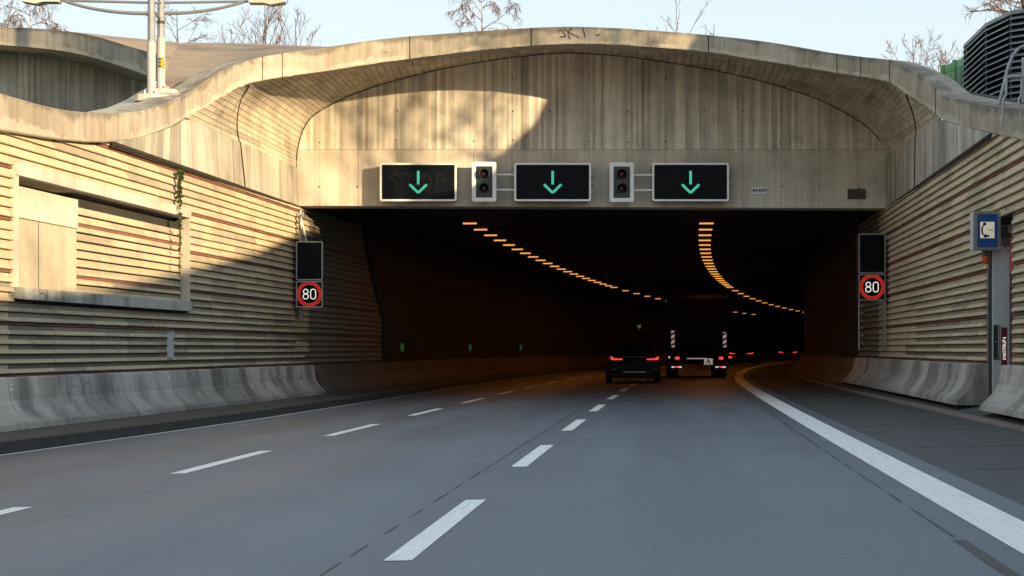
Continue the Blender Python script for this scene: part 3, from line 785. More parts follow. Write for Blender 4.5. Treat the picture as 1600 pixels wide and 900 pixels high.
# roof shell
SKY = [(250,140,31.9),(257,120,34.5),(264,100,38),(272,80,42),(282,66.5,46),(330,66.8,46),(380,67.5,46),(430,69,46),(500,73,46),(560,71.5,46),(620,66,46)]
c0 = [lip_t(x)+Vector((0,.3,-.01)) for x in [290+ (660-290)*k/40 for k in range(41)]]
bk = res([P(*p) for p in SKY], 41)
mb = MB(); mb.grid([[a.lerp(b, v) - Vector((0,0,.35*math.sin(math.pi*v)*(1-abs(2*k/40-1)))) for v in [j/8 for j in range(9)]] for k, (a, b) in enumerate(zip(c0, bk))])
mb.build('roof_shell', M['roof'], portal, smooth=True, world=True)
c0 = [lip_t(x)+Vector((0,.3,-.01)) for x in [650+(1392-650)*k/40 for k in range(41)]]
mb = MB(); mb.grid([[p, p+Vector((0, 46-p.y, .95))] for p in c0]); mb.build('roof_shell', M['roof'], portal, world=True)
c0 = res([lip_t(x)+Vector((.03,.1,-.01)) for x in (1390,1410,1430,1455,1470)] + [wr(1490,154.5), wr(1510,158.5), wr(1545,166), wr(1575,169.5), wr(1600,172), Vector((RW(20)+.2,20,4.6))], 40)
bk = res([P(1391,95,46), P(1440,114,42), P(1470,126,40.5), P(1500,140.5,39), P(1540,147.5,37), P(1560,150.5,36), P(1600,160,34), P(1660,175,30), P(1760,190,24)], 40)
mb = MB(); mb.grid([[a.lerp(b, v) for v in (0,.33,.66,1)] for a, b in zip(c0, bk)]); mb.build('roof_shell', M['darkroof'], portal, smooth=True, world=True)
# plate and grille on the lintel
t = thing('number_plate', P(1186.5,298,FY-.06), 'small white plate with a five digit number right of the lane signals', 'plate')
mb = MB(); mb.prism(rrect(-.19, .19, -.085, .085, .02), -.02, .03); mb.build('plate_sheet', M['white'], t)
mb = MB(); text(mb, '45449', .15, 0, 0, -.022, bold=.004); mb.build('digits', M['ink'], t)
t = thing('vent_grille', P(1338.5,303,FY-.06), 'small dark rectangular vent grille low on the lintel near the right corner', 'vent grille')
mb = MB(); mb.box(-.23,.23,-.01,.03,-.13,.13); mb.build('grille_plate', M['darkmetal'], t)
for k in range(6):
    mb = MB(); mb.box(-.21,.21,-.022,-.01,-.115+.04*k,-.095+.04*k); mb.build('slat', plain('grille slat', (.12,.11,.1), .7) if k == 0 else bpy.data.materials['grille slat'], t)

# ------------------------------------------------------------------ neighbouring portal on the left
NB = [(-420,108,78),(-300,84,54),(-200,73,45),(-100,69,41.5),(-40,68.5,41.5),(0,70,42.5),(50,74,44),(100,80,48.5),(150,91,57),(200,107,72),(230,118,80.5),(247,124,86)]
def nY(x): return 36.3 - 4.2*max(0, (x+60)/307)**1.8 - 2.0*max(0, (-60-x)/360)**2
NIN = [(-400,115),(-300,100),(-200,90),(-100,84),(-40,82),(0,83),(55,86),(110,96),(160,109),(200,121),(232,132)]
np_ = thing('tunnel_portal', P(0,0,40)*0 + Vector((-15, 40, 0)), 'neighbouring arched tunnel portal with shaded face wall, half seen at the upper left', 'tunnel portal')
nx = [-420 + 667*k/60 for k in range(61)]
NBb = [(a,b,t) for a,b,t in NB]
nb_b = [P(x, cr(NBb,x,1), nY(x)) for x in nx]; nb_t = [P(x, cr(NBb,x,2), nY(x)) for x in nx]
band([[b+Vector((0,.6,0)), b, t_, t_+Vector((0,.6,.0))] for b, t_ in zip(nb_b, nb_t)], [0.0, 0.0, 1.0, .7], np_)
ni = [P(x, cr([(a,b) for a,b in NIN], min(max(x,-400),232), 1), 37.6) for x in [-400+632*k/60 for k in range(61)]]
mb = MB(); mb.grid([[b, b.lerp(i_, .5)+Vector((0,0,.1)), i_] for b, i_ in zip(nb_b, ni)]); mb.build('soffit', M['spring'], np_, world=True)
X = ni[0].x
while X < ni[-1].x - .05:
    xb = min(X+1, ni[-1].x)
    zt = lambda q_: [lerp(a.z,b.z,(q_-a.x)/max(1e-9,b.x-a.x)) for a,b in zip(ni,ni[1:]) if a.x-1e-6 <= q_ <= b.x+1e-6][0]
    poly = [(X+.004, 4.9), (xb-.004, 4.9), (xb-.004, zt(xb-.004)+.05), ((X+xb)/2, zt((X+xb)/2)+.05), (X+.004, zt(X+.004)+.05)]
    mb = MB(); mb.prism(poly, 37.57, 37.9); mb.build('face_panel', M['tympanum'], np_, world=True); X = xb
c0 = [p+Vector((0,.5,-.01)) for p in nb_t]
bk = res([P(-420,100,46), P(-200,60,46), P(0,44,46), P(120,50,46), P(185,57.5,46), P(282,66.5,46), P(272,80,42), P(264,100,38), P(257,120,34.5)], 61)
mb = MB(); mb.grid([[a.lerp(b, v) for v in (0,.33,.66,1)] for a, b in zip(c0, bk)]); mb.build('roof_shell', M['roof'], np_, smooth=True, world=True)
# valley platform between the two arches, carrying the lamp
front = res([wl(137,175.6), wl(170,176.4), wl(192,176), wl(222,173), wl(250,165), wl(270,156), wl(282,150.5), lip_t(290)], 24)
back = res([P(137,174.6,28.4), P(168,168.5,30.5), P(198,155.5,31.6), P(227,138,32.2), P(238,132,32.6), P(250,140,31.9)], 24)
mb = MB(); mb.grid([[a+Vector((-.02,.02,-.004)), a.lerp(b,.5), b, b+Vector((-.1,.1,-1.5))] for a, b in zip(front, back)]); mb.build('valley_platform', M['band'], portal, smooth=False, world=True)

# ------------------------------------------------------------------ tunnel tube
tube = thing('tunnel_tube', (L2(70), 70, 0), 'dark curving tunnel bore behind the portal with sooty walls and ceiling', 'tunnel')
ty = [50+2.5*k for k in range(61)]
def wallstrip(name, u, y, z0, z1, m):
    mb = MB(); mb.grid([[Vector((L2(Y)+u, Y, z0)), Vector((L2(Y)+u, Y, z1))] for Y in y]); mb.build(name, m, tube, world=True)
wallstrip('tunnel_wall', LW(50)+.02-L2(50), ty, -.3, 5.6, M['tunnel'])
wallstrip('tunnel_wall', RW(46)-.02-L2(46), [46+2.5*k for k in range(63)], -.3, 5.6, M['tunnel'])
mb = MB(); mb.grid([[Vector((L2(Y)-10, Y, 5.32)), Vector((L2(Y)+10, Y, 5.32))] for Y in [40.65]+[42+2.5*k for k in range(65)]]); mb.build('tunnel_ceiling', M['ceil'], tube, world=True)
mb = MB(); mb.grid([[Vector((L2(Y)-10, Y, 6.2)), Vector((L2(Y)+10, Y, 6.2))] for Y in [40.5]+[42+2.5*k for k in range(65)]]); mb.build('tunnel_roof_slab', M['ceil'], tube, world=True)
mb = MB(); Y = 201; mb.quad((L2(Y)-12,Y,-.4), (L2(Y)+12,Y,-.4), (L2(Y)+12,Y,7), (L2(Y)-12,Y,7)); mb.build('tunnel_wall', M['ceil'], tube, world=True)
lu = lambda Y: L2(Y) + (LW(min(Y,50))-L2(min(Y,50)))
ru = lambda Y: L2(Y) + (RW(min(Y,46))-L2(min(Y,46)))
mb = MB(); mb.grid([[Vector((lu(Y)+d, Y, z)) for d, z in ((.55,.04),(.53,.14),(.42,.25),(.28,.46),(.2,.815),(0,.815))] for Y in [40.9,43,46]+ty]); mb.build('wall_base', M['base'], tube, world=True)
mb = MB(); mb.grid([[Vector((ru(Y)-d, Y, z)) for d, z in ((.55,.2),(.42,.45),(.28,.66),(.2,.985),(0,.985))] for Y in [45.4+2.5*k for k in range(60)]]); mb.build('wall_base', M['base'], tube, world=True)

mb = MB(); f = lambda Y, z, d: Vector((LW(Y)+d, Y, z))
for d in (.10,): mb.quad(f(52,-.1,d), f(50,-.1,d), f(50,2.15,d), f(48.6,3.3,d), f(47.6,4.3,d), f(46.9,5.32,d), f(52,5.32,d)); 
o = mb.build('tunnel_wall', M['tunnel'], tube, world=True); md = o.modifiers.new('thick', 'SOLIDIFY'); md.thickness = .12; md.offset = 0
# ceiling lamps: two rows following the bend
def make_lamp(row):
    t = thing('tunnel_lamp', (0,0,0), 'glowing amber tunnel lamp in the %s row under the dark ceiling' % row, 'tunnel lamp', 'amber lamps of the %s ceiling row' % row)
    mb = MB(); mb.box(-.23,.23,-.12,.16,.02,.14); mb.build('housing', M['darkmetal'], t)
    mb = MB(); mb.prismx([(-.135,-.014),(-.121,-.014),(-.121,.034),(-.135,.034)], -.21, .21); mb.build('lens', M['sodium'], t)
    mb = MB(); mb.box(-.18,.18,-.09,.04,.008,.017); mb.build('glass', M['sodiumdown'], t)
    mb = MB(); mb.tube([(-.1,.03,.14),(-.1,.03,.32)], .012, 5); mb.tube([(.1,.03,.14),(.1,.03,.32)], .012, 5); mb.build('hanger', M['darkmetal'], t)
    return t
ORD = 'first second third fourth fifth sixth seventh eighth ninth tenth eleventh twelfth thirteenth fourteenth fifteenth sixteenth seventeenth eighteenth nineteenth twentieth'.split()
for row, u in (('left', -4.6), ('right', 2.5)):
    proto = make_lamp(row); Y = 46.2; k = 0
    while Y < 172:
        o = proto if k == 0 else copy_tree(proto)
        o['label'] = '%s amber lamp from the tunnel mouth in the %s ceiling row' % (ORD[k], row) if k < len(ORD) else 'amber lamp at the far end of the %s ceiling row where the lamps run together' % row
        o.location = (L2(Y)+u, Y, 5.0); o.rotation_euler.z = -math.atan(slope(Y))
        Y += 2.4 if Y < 93 else 5.3; k += 1
# green guide lights along the left wall
def wall_light(px, py, lab, first=[None]):
    u = LW(50)+.05-L2(50); Y = 50
    while (L2(Y)+u)*F/Y + 800 < px and Y < 180: Y += .25
    z = EYE + (HZ-py)*Y/F
    if first[0] is None:
        t = thing('guide_light', (0,0,0), 'small green guide light glowing on the dark left tunnel wall', 'guide light', 'green guide lights on the tunnel wall')
        mb = MB(); mb.box(-.03,.07,-.04,.04,-.16,.16); mb.build('housing', M['darkmetal'], t)
        mb = MB(); mb.box(.07,.09,-.05,.05,-.12,.12); mb.box(-.02,.06,-.055,-.04,-.13,.13); mb.build('lens', M['exitgreen'], t); first[0] = t
    else: t = copy_tree(first[0])
    t['label'] = lab; t.location = (L2(Y)+u, Y, z)
for px, py, lab in ((625,543,'nearest and brightest green guide light on the dark left tunnel wall'),(733,543,'middle one of the three green guide lights on the left tunnel wall'),(812,543,'farthest and faintest green guide light on the left tunnel wall')): wall_light(px, py, lab)
t = thing('exit_sign', P(999,512,78), 'tiny lit exit sign hanging deep in the tunnel above the estate car', 'exit sign')
mb = MB(); mb.box(-.08,.08,0,.06,-.0,.15); mb.build('sign_box', M['exitsign'], t)
mb = MB(); mb.box(-.06,.06,0,.06,-.10,-.06); mb.build('sign_strip', M['exitgreen'], t)

# ------------------------------------------------------------------ lane signals and traffic lights on the lintel
SY = FY - .52
def sgn(px, py): return P(px, py, SY)
def lane_signal(px, label, ghost='ghostdim'):
    s = F/SY; w, h = 120/s/2, 60/s/2; c = sgn(px, 284.5)
    t = thing('lane_signal', c, label, 'lane signal', 'lane signals above the tunnel mouth')
    mb = MB(); mb.prism(rrect(-w+.01, w-.01, -h+.01, h-.01, .05), .02, .36); mb.build('housing', M['darkmetal'], t)
    mb = MB(); ring(mb, rrect(-w, w, -h, h, .06), rrect(-w+.05, w-.05, -h+.05, h-.05, .03), -.015, .05); mb.build('frame', M['white'], t)
    mb = MB(); mb.prism(rrect(-w+.045, w-.045, -h+.045, h-.045, .03), 0, .03); mb.build('display', M['black'], t)
    mb = MB()
    text(mb, 'S', .62, -.62, 0, -.002); text(mb, 'T', .62, -.24, 0, -.002); text(mb, 'O', .62, .14, 0, -.002); text(mb, 'P', .62, .56, 0, -.002)
    for a in (1, -1):
        d = .23; e = .045
        mb.quad((-d-e, -.003, a*(d-e)), (-d+e, -.003, a*(d+e)), (d+e, -.003, -a*(d-e)), (d-e, -.003, -a*(d+e)))
    mb.build('unlit_lettering', M[ghost], t)
    mb = MB(); k = .062; sx = 1/s
    mb.box(-.033, .033, -.012, -.004, -.06, .285)
    tip = -.31
    for sd in (-1, 1):
        a, b = (sd*.222, -.06), (0, tip+.035)
        dx, dz = b[0]-a[0], b[1]-a[1]; L = math.hypot(dx, dz); nx_, nz = -dz/L*.032, dx/L*.032
        pts = [(a[0]+nx_, -.008-.002*sd, a[1]+nz), (b[0]+nx_, -.008-.002*sd, b[1]+nz), (b[0]-nx_, -.008-.002*sd, b[1]-nz), (a[0]-nx_, -.008-.002*sd, a[1]-nz)]
        mb.quad(*(pts if sd < 0 else reversed(pts)))
    mb.build('green_arrow', M['greenled'], t)
    for x in (-w*.6, w*.6):
        mb = MB(); mb.box(x-.04, x+.04, .36, .50, -.35, .35); mb.build('bracket', M['grey'], t)
    for z in (-.07, .12):
        mb = MB(); mb.box(w, w+.05, .10, .16, z-.025, z+.025); mb.build('hinge', M['darkmetal'], t)
    return t
lane_signal(653.5, 'left lane signal with green down arrow and faint STOP letters, in the sunlight', 'ghost')
lane_signal(863.5, 'middle lane signal with green down arrow, between the two small traffic lights')
lane_signal(1079, 'right lane signal with green down arrow, beside the number plate')
def traffic_light(px, py, label):
    s = F/SY; w, h = 38/s/2, 62/s/2
    t = thing('traffic_light', sgn(px, py), label, 'traffic light', 'two lens traffic lights above the tunnel mouth')
    mb = MB(); ring(mb, rrect(-w, w, -h, h, .05), rrect(-w+.10, w-.10, -h+.10, h-.11, .015), -.01, .05); mb.build('backboard', M['white'], t)
    mb = MB(); mb.box(-w+.09, w-.09, .012, .3, -h+.09, h-.09); mb.build('housing', M['darkgreen'], t)
    for z in (.20, -.17):
        mb = MB(); n = 20; r = .135
        o = [(r*math.cos(2*math.pi*k/n), z+r*math.sin(2*math.pi*k/n)) for k in range(n)]; i_ = [(r*.9*math.cos(2*math.pi*k/n), z+r*.9*math.sin(2*math.pi*k/n)) for k in range(n)]
        for k in range(n):
            if i_[k][1]-z < -.08: continue
            a, b, c, d = o[k], o[(k+1)%n], i_[(k+1)%n], i_[k]
            mb.quad((a[0],-.14,a[1]),(b[0],-.14,b[1]),(c[0],-.14,c[1]),(d[0],-.14,d[1])); mb.quad((a[0],.02,a[1]),(b[0],.02,b[1]),(b[0],-.14,b[1]),(a[0],-.14,a[1])); mb.quad((d[0],.02,d[1]),(d[0],-.14,d[1]),(c[0],-.14,c[1]),(c[0],.02,c[1]))
        mb.build('visor', M['darkmetal'], t)
        mb = MB(); mb.grid([[(rr*math.cos(2*math.pi*k/16), .012-.05*math.cos(rr/.12*1.5), z+rr*math.sin(2*math.pi*k/16)) for k in range(17)] for rr in (.12,.09,.05,.001)]); mb.build('lens', M['lens'], t, smooth=True)
    for z in (.19, -.2):
        mb = MB(); mb.tube([(w,.08,z),(w+.5,.08,z)], .025, 8); mb.build('tie_bar', M['white'], t)
    mb = MB(); mb.box(-.1,.1,.3,.50,-.2,.2); mb.build('bracket', M['grey'], t)
traffic_light(756.5, 284, 'left traffic light with white backboard, between left and middle lane signals')
traffic_light(971.5, 284.5, 'right traffic light with white backboard, between middle and right lane signals')

# ------------------------------------------------------------------ speed signs at both sides of the mouth
def speed_sign(px0, px1, y0, ym, y1, Y, label):
    s = F/Y; w = (px1-px0)/s/2; c = P((px0+px1)/2, y1, Y)
    t = thing('speed_sign', c, label, 'speed sign', 'speed signs beside the tunnel mouth')
    H = (y1-y0)/s; hm = (y1-ym)/s
    for z0, z1, nm in ((0, hm-.01, 'lower_box'), (hm+.01, H, 'upper_box')):
        mb = MB(); mb.prism(rrect(-w+.01, w-.01, z0+.01, z1-.01, .03), .02, .3); b = mb.build(nm, M['darkmetal'], t)
        mb = MB(); ring(mb, rrect(-w, w, z0, z1, .04), rrect(-w+.03, w-.03, z0+.03, z1-.03, .02), -.01, .04); mb.build('frame', M['grey'], b)
        mb = MB(); mb.prism(rrect(-w+.025, w-.025, z0+.025, z1-.025, .02), 0, .03); mb.build('display', M['black'], b)
    zc = hm/2; mb = MB()
    for rr, n in ((.315, 54), (.28, 48), (.248, 42)):
        for k in range(n):
            a = 2*math.pi*k/n; mb.disc((rr*math.cos(a), zc+rr*math.sin(a)), .0115, 6, -.006, .002)
    tag(mb.build('red_ring', M['redled'], t), kind='stuff')
    mb = MB()
    def loop(cx, cz, a, b):
        o = rrect(cx-a, cx+a, cz-b, cz+b, a*.95, 6); i_ = rrect(cx-a+.022, cx+a-.022, cz-b+.022, cz+b-.022, a*.95-.022, 6); ring(mb, o, i_, -.006, .002)
    loop(-.095, zc+.066, .068, .068); loop(-.095, zc-.062, .078, .074); loop(.095, zc, .075, .136)
    mb.build('digits', M['whiteled'], t)
    return t
LS = speed_sign(462.5, 504.5, 377, 438.5, 480.5, 39.3, 'left 80 speed sign with blank upper display, against the stone wall')
mb = MB(); zz = LS.location.z
mb.tube([(-.28,.34,-.25),(-.28,.34,2.5)], .05, 8); mb.build('post', M['grey'], LS)
mb = MB(); mb.tube([(-.2,.30,2.45),(-.25,.22,2.3),(-.15,.2,1.9),(-.1,.2,1.7)], .028, 6); mb.build('cable', M['grey'], LS)
RS = speed_sign(1341.5, 1383.5, 365, 427.5, 469.5, 39.3, 'right 80 speed sign with blank upper display, on slim rails in the shade')
mb = MB(); mb.tube([(-.31,.1,-1.25),(-.31,.1,.02)], .02, 6)
for k in range(6): mb.box(-.27,-.22,.06,.12,-1.1+.19*k,-1.06+.19*k)
mb.build('rail', M['grey'], RS)
mb = MB(); mb.box(.29,.36,.05,.14,-1.28,0); mb.build('rail', M['grey'], RS)
mb = MB(); mb.box(-.31,.36,.14,.5,.3,.4); mb.build('bracket', M['darkmetal'], RS)

# ------------------------------------------------------------------ emergency phone on the right
EY = 25.6
t = thing('emergency_phone', P(1564, 641, EY), 'tall grey emergency phone pillar with maroon sticker, standing in the wall niche', 'emergency phone')
s = F/EY
mb = MB(); mb.prismz([(-.135,0),(.145,0),(.165,.03),(.165,.14),(-.135,.14)], 0, 256/s); mb.build('pillar', M['greymat'], t)
mb = MB(); mb.box(-.165,-.137,.05,.12,0,250/s); mb.build('side_shade_strip', M['darkmetal'], t)  # dark strip stands in for the pillar's shaded left side
mb = MB(); mb.box(-.125,-.03,-.012,.0,.84,1.42); pk = mb.build('handle_recess', M['darkmetal'], t)
mb = MB(); mb.tube([(-.05,-.02,.88),(-.05,-.05,.92),(-.05,-.05,1.36),(-.05,-.02,1.40)], .012, 6)
for z in (.86,1.14,1.42): mb.box(-.14,-.02,-.03,-.008,z-.008,z+.008)
mb.build('handle', M['grey'], t)
mb = MB(); mb.box(.005,.10,-.008,.02,.68,1.38); st_ = mb.build('sticker', M['maroon'], t)
mb = MB(); text(mb, 'NOTRUF', .075, .055, 1.03, -.011, rot=R(90), spacing=1.0, bold=.001)
mb.box(.03,.08,-.011,-.009,.845,.86); mb.box(.03,.08,-.011,-.009,1.20,1.215); mb.build('lettering', M['whiteled'], st_)  # sticker print made to glow, its brightness put into the material
t = thing('phone_sign', P(1542.5, 391, EY-.15), 'blue lit box sign with white telephone panel above the emergency pillar', 'phone sign')
s = F/(EY-.15)
w, H = 42/s/2, 61/s
mb = MB(); mb.box(-w+.005, w-.005, .01, .22, .005, H-.005); mb.build('sign_box', M['greymat'], t)
mb = MB(); ring(mb, rrect(-w, w, 0, H, .02), rrect(-w+.055, w-.05, .05, H-.05, .01), -.012, .03); mb.build('frame', M['grey'], t)
mb = MB(); mb.box(-w+.05, w-.045, .0, .02, .045, H-.045); mb.build('blue_sheet', M['blue'], t)
mb = MB(); mb.box(-.115,.12,-.005,.004,.20,.47); pan = mb.build('phone_panel', M['cream'], t)
mb = MB(); arc = [(-.01+.085*math.cos(R(a)), .335+.115*math.sin(R(a))) for a in range(110, 251, 14)]
for a, b in zip(arc, arc[1:]): mb.quad((a[0]*1.1-.0,-.008,a[1]), (b[0]*1.1-.0,-.008,b[1]), (b[0]*.62-.015,-.008,.335+(b[1]-.335)*.88), (a[0]*.62-.015,-.008,.335+(a[1]-.335)*.88))
mb.disc((-.045,.435), .028, 10, -.010, -.006); mb.disc((-.03,.235), .030, 10, -.010, -.006); mb.box(-.02,.035,-.0095,-.006,.222,.252)
mb.build('handset_print', M['ink'], pan)
mb = MB(); text(mb, 'SOS', .055, .055, .335, -.008); mb.build('lettering', M['ink'], pan)
mb = MB(); mb.box(w, w+.20, .06, .20, .22, .40); mb.build('arm', M['darkmetal'], t)
mb = MB(); mb.box(w+.14, w+.26, .04, .2, .29, .42); mb.build('junction_box', M['grey'], t)
mb = MB(); mb.tube([(w+.03,.05,.2),(w+.08,.02,.1),(w+.13,.02,-.02),(w+.19,.04,.08),(w+.2,.05,.3)], .008, 5); mb.build('cable', M['darkmetal'], t)
mb = MB(); mb.tube([(-.0,.1,0),(-.0,.1,-.1)], .05, 10); lmp = mb.build('lamp_socket', M['darkmetal'], t)
mb = MB(); mb.grid([[(.062*math.cos(2*math.pi*k/12)*math.sqrt(max(0,1-(z/.13)**4)), .1+.062*math.sin(2*math.pi*k/12)*math.sqrt(max(0,1-(z/.13)**4)), -.1-z) for k in range(13)] for z in (0,.03,.06,.09,.115,.13)]); mb.build('lamp_dome', M['orange'], lmp, smooth=True)

# small grey box on the left wall
Yb = yl(265)*.992
t = thing('wall_box', P(265, 562, Yb), 'narrow grey metal box fixed low on the left stone wall', 'wall box')
mb = MB(); mb.box(-.06,.06,0,.12,0,.57,.012); mb.build('box_body', M['greymat'], t)
mb = MB(); mb.box(-.05,.05,-.01,0,.53,.56); mb.box(-.05,.05,-.01,0,.01,.04); mb.build('end_cap', M['grey'], t)
# ivy strand
ivy = thing('ivy', P(281, 420, yl(281)*.99), 'thin strand of dark green ivy hanging down the left wall beside the frame', 'ivy')
mb = MB(); mb.tube([P(281+1.5*math.sin(k), 266+k*13, yl(281)*.986) for k in range(13)], .007, 4); mb.build('stem', M['twig'], ivy, world=True)
mb = MB(); q = random.Random(5)
for k in range(260):
    tt = q.random()**1.7; py = lerp(268, 430, tt); c = P(281+q.gauss(0, 2.0*(1-.5*tt)), py, yl(281)*.985-q.uniform(0,.08)); r = q.uniform(.025,.060)*(1-.55*tt)
    u_ = Vector((q.uniform(-1,1), q.uniform(-1,-.1), q.uniform(-1,1))).normalized(); w_ = u_.orthogonal().normalized(); e = u_.cross(w_)
    mb.quad(c+w_*r, c+e*r*.8, c-w_*r, c-e*r*.8)
tag(mb.build('leaves', M['leaf'], ivy, world=True), kind='stuff')

# ------------------------------------------------------------------ double mast lamp in the valley
PY_ = 31.0
b1, b2 = P(236.5,147,30.8), P(251.5,139,31.6)
lamp = thing('street_lamp', b1, 'twin pole street lamp with long curved arms standing between the two arches', 'street lamp')
for b, nm in ((b1,0),(b2,1)):
    mb = MB(); mb.tube([b+Vector((0,0,-.1)), b+Vector((0,0,1.05))], .086, 12); mb.build('pole_foot', M['polegrey'], lamp, world=True)
    mb = MB(); mb.tube([b+Vector((0,0,1.05)), b+Vector((0,0,3.6))], .078, 12, .066); mb.build('pole', M['grey'], lamp, world=True)
    mb = MB(); mb.prismz([(b.x+.27*math.cos(k*math.pi/7)*1.3, b.y+.27*math.sin(k*math.pi/7)) for k in range(14)], b.z-.16, b.z-.03); mb.build('plinth', M['lintel'], lamp, world=True)
    mb = MB(); mb.prismz([(b.x-.14,b.y-.14),(b.x+.14,b.y-.14),(b.x+.14,b.y+.14),(b.x-.14,b.y+.14)], b.z-.03, b.z); 
    for dx in (-.11,.11):
        for dy in (-.11,.11): mb.tube([(b.x+dx,b.y+dy,b.z),(b.x+dx,b.y+dy,b.z+.06)], .018, 6)
    mb.build('base_plate', M['grey'], lamp, world=True)
for sd in (-1, 1):
    b = b2 if sd > 0 else b1; Y = b.y; s = F/Y
    p0 = P(251 if sd > 0 else 236, 21, Y)
    pts = [p0 + Vector((sd*d, 0, (d/1.72)**2.3*.24)) for d in [k*1.72/10 for k in range(11)]]
    mb = MB(); mb.tube(pts, .04, 8, .03); mb.build('curved_arm', M['grey'], lamp, world=True)
    q0 = P(251 if sd > 0 else 236, 4.5, Y)
    mb = MB(); mb.tube([q0+Vector((-sd*.2,0,.0)), q0+Vector((sd*1.83,0,.03 if sd > 0 else .05))], .028, 8); mb.build('straight_arm', M['grey'], lamp, world=True)
    h = q0+Vector((sd*1.83, 0, .03 if sd > 0 else .05))
    prof = [(0,-.05),(.0,.09),(.35,.12),(.68,.05),(.74,-.035),(.62,-.06),(.45,-.09),(.3,-.05)]
    poly = [(h.x+sd*a, h.z+c) for a, c in prof]
    if sd > 0: poly = poly[::-1]
    mb = MB(); mb.prism(poly, h.y-.13, h.y+.13); hd = mb.build('lamp_head', M['plaster'], lamp, world=True)
mb = MB(); mb.tube([P(238,15,30.8), P(251,30,31.6)], .03, 6); mb.build('brace', M['grey'], lamp, world=True)
mb = MB(); mb.tube([P(251.5,35.5,31.6)+Vector((0,0,.03)), P(251.5,35.5,31.6)-Vector((0,0,.03))], .083, 12); mb.build('collar', M['darkmetal'], lamp, world=True)
mb = MB(); c = P(254,99,31.6); mb.box(c.x-.05,c.x+.05,c.y-.10,c.y-.07,c.z-.11,c.z+.11); lab = mb.build('label_plate', M['yellow'], lamp, world=True)
mb = MB()
for k in range(3): mb.box(c.x-.052,c.x-.01,c.y-.104,c.y-.099,c.z-.09+.07*k,c.z-.05+.07*k)
mb.build('label_bar', M['ink'], lamp, world=True)

# ------------------------------------------------------------------ vent building with louvres, green fence, ladder
vb = thing('vent_building', (13.5, 38, 6.5), 'dark polygonal vent building with grey louvre slats above the right wall', 'vent building')
pl = [(12.15,41.2),(11.9,38.5),(12.06,37.1),(13.7,35.6),(16,35.4),(17.6,37),(17.6,41.2)]
ZT = 9.36
mb = MB(); mb.prismz([(x+.035*(1 if x < 14 else -1), y+(.03 if y < 40 else -.02)) for x, y in pl][::-1], 6.0, ZT-.05); mb.build('core', M['black'], vb, world=True)
mb = MB(); mb.prismz([(lerp(14.5,x,1.015), lerp(38.5,y,1.015)) for x, y in pl][::-1], ZT-.04, ZT+.05); mb.build('roof_cap', M['louvre'], vb, world=True)
for (xa, ya), (xb, yb) in zip(pl, pl[1:4]+[pl[4]]):
    d = Vector((xb-xa, yb-ya, 0)); L = d.length; d.normalize(); n = Vector((d.y, -d.x, 0))
    n = -n if n.dot(Vector((xa-14.5, ya-38.5, 0))) < 0 else n
    for k in range(19):
        z = 6.52+.15*k; mb = MB(); A_ = Vector((xa,ya,z)); B_ = Vector((xb,yb,z))
        o1, o2 = n*.075, n*-.02
        top = [A_+o1, B_+o1, B_+o2+Vector((0,0,.045)), A_+o2+Vector((0,0,.045))]
        low = [p+Vector((0,0,-.032)) for p in top]
        mb.quad(*top); mb.quad(*reversed(low))
        for j in range(4): mb.quad(top[j], low[j], low[(j+1)%4], top[(j+1)%4])
        mb.build('louvre_slat', M['louvre'], vb, world=True)
    mb = MB(); mb.tube([(xa,ya,6.4),(xa,ya,ZT)], .035, 6); mb.build('corner_post', M['darkmetal'], vb, world=True)
gf = thing('noise_fence', P(1495,140,43), 'short run of bright green fence panels left of the louvred vent building', 'fence')
for (xa, ta), (xb, tb) in (((1473,104),(1492,96)), ((1492,96),(1510,86))):
    for k in range(4):
        a0 = P(xa+1, lerp(ta,150,k/4), 43); a1 = P(xa+1, lerp(ta,150,(k+1)/4)-.8, 43); c0_ = P(xb-1, lerp(tb,150,k/4), 42); c1 = P(xb-1, lerp(tb,150,(k+1)/4)-.8, 42)
        mb = MB(); mb.quad(a1, c1, c0_, a0); o = mb.build('fence_panel', M['fencegreen'], gf, world=True)
        md = o.modifiers.new('thick', 'SOLIDIFY'); md.thickness = .06
for px, py in ((1473,102),(1491.5,94)):
    a = P(px,150,42.6); b = P(px,py,42.6); mb = MB(); mb.tube([a,b], .07, 6); mb.build('fence_post', M['fencegreen'], gf, world=True)
ld = thing('wall_ladder', P(1582,200,24.9), 'grey steel ladder top with curved handrail hooked over the right wall band', 'ladder')
yb = 24.7
for px in (1567, 1591):
    mb = MB(); mb.tube([P(px-1,196,yb), P(px+1,155,yb), P(px+5,148,yb), P(px+6,121,yb)], .022, 8); mb.build('stringer', M['grey'], ld, world=True)
    for py in (175, 194):
        mb = MB(); mb.tube([P(px-5,py,yb+.02), P(px+2,py-1,yb-.02)], .014, 6); mb.build('standoff', M['grey'], ld, world=True)
mb = MB(); mb.tube([P(1573,121,yb), P(1597,119.5,yb)], .03, 8); mb.build('rung', M['grey'], ld, world=True)
mb = MB(); mb.tube([P(1561,163,yb+.3), P(1568,135,yb+.3), P(1575,106,yb+.3), P(1583,86,yb+.3), P(1593,75,yb+.3), P(1606,70,yb+.3)], .03, 8); mb.build('handrail', M['grey'], ld, world=True)
mb = MB(); mb.tube([P(1599,160,yb+.2), P(1599,90,yb+.2)], .03, 8); mb.build('handrail', M['grey'], ld, world=True)
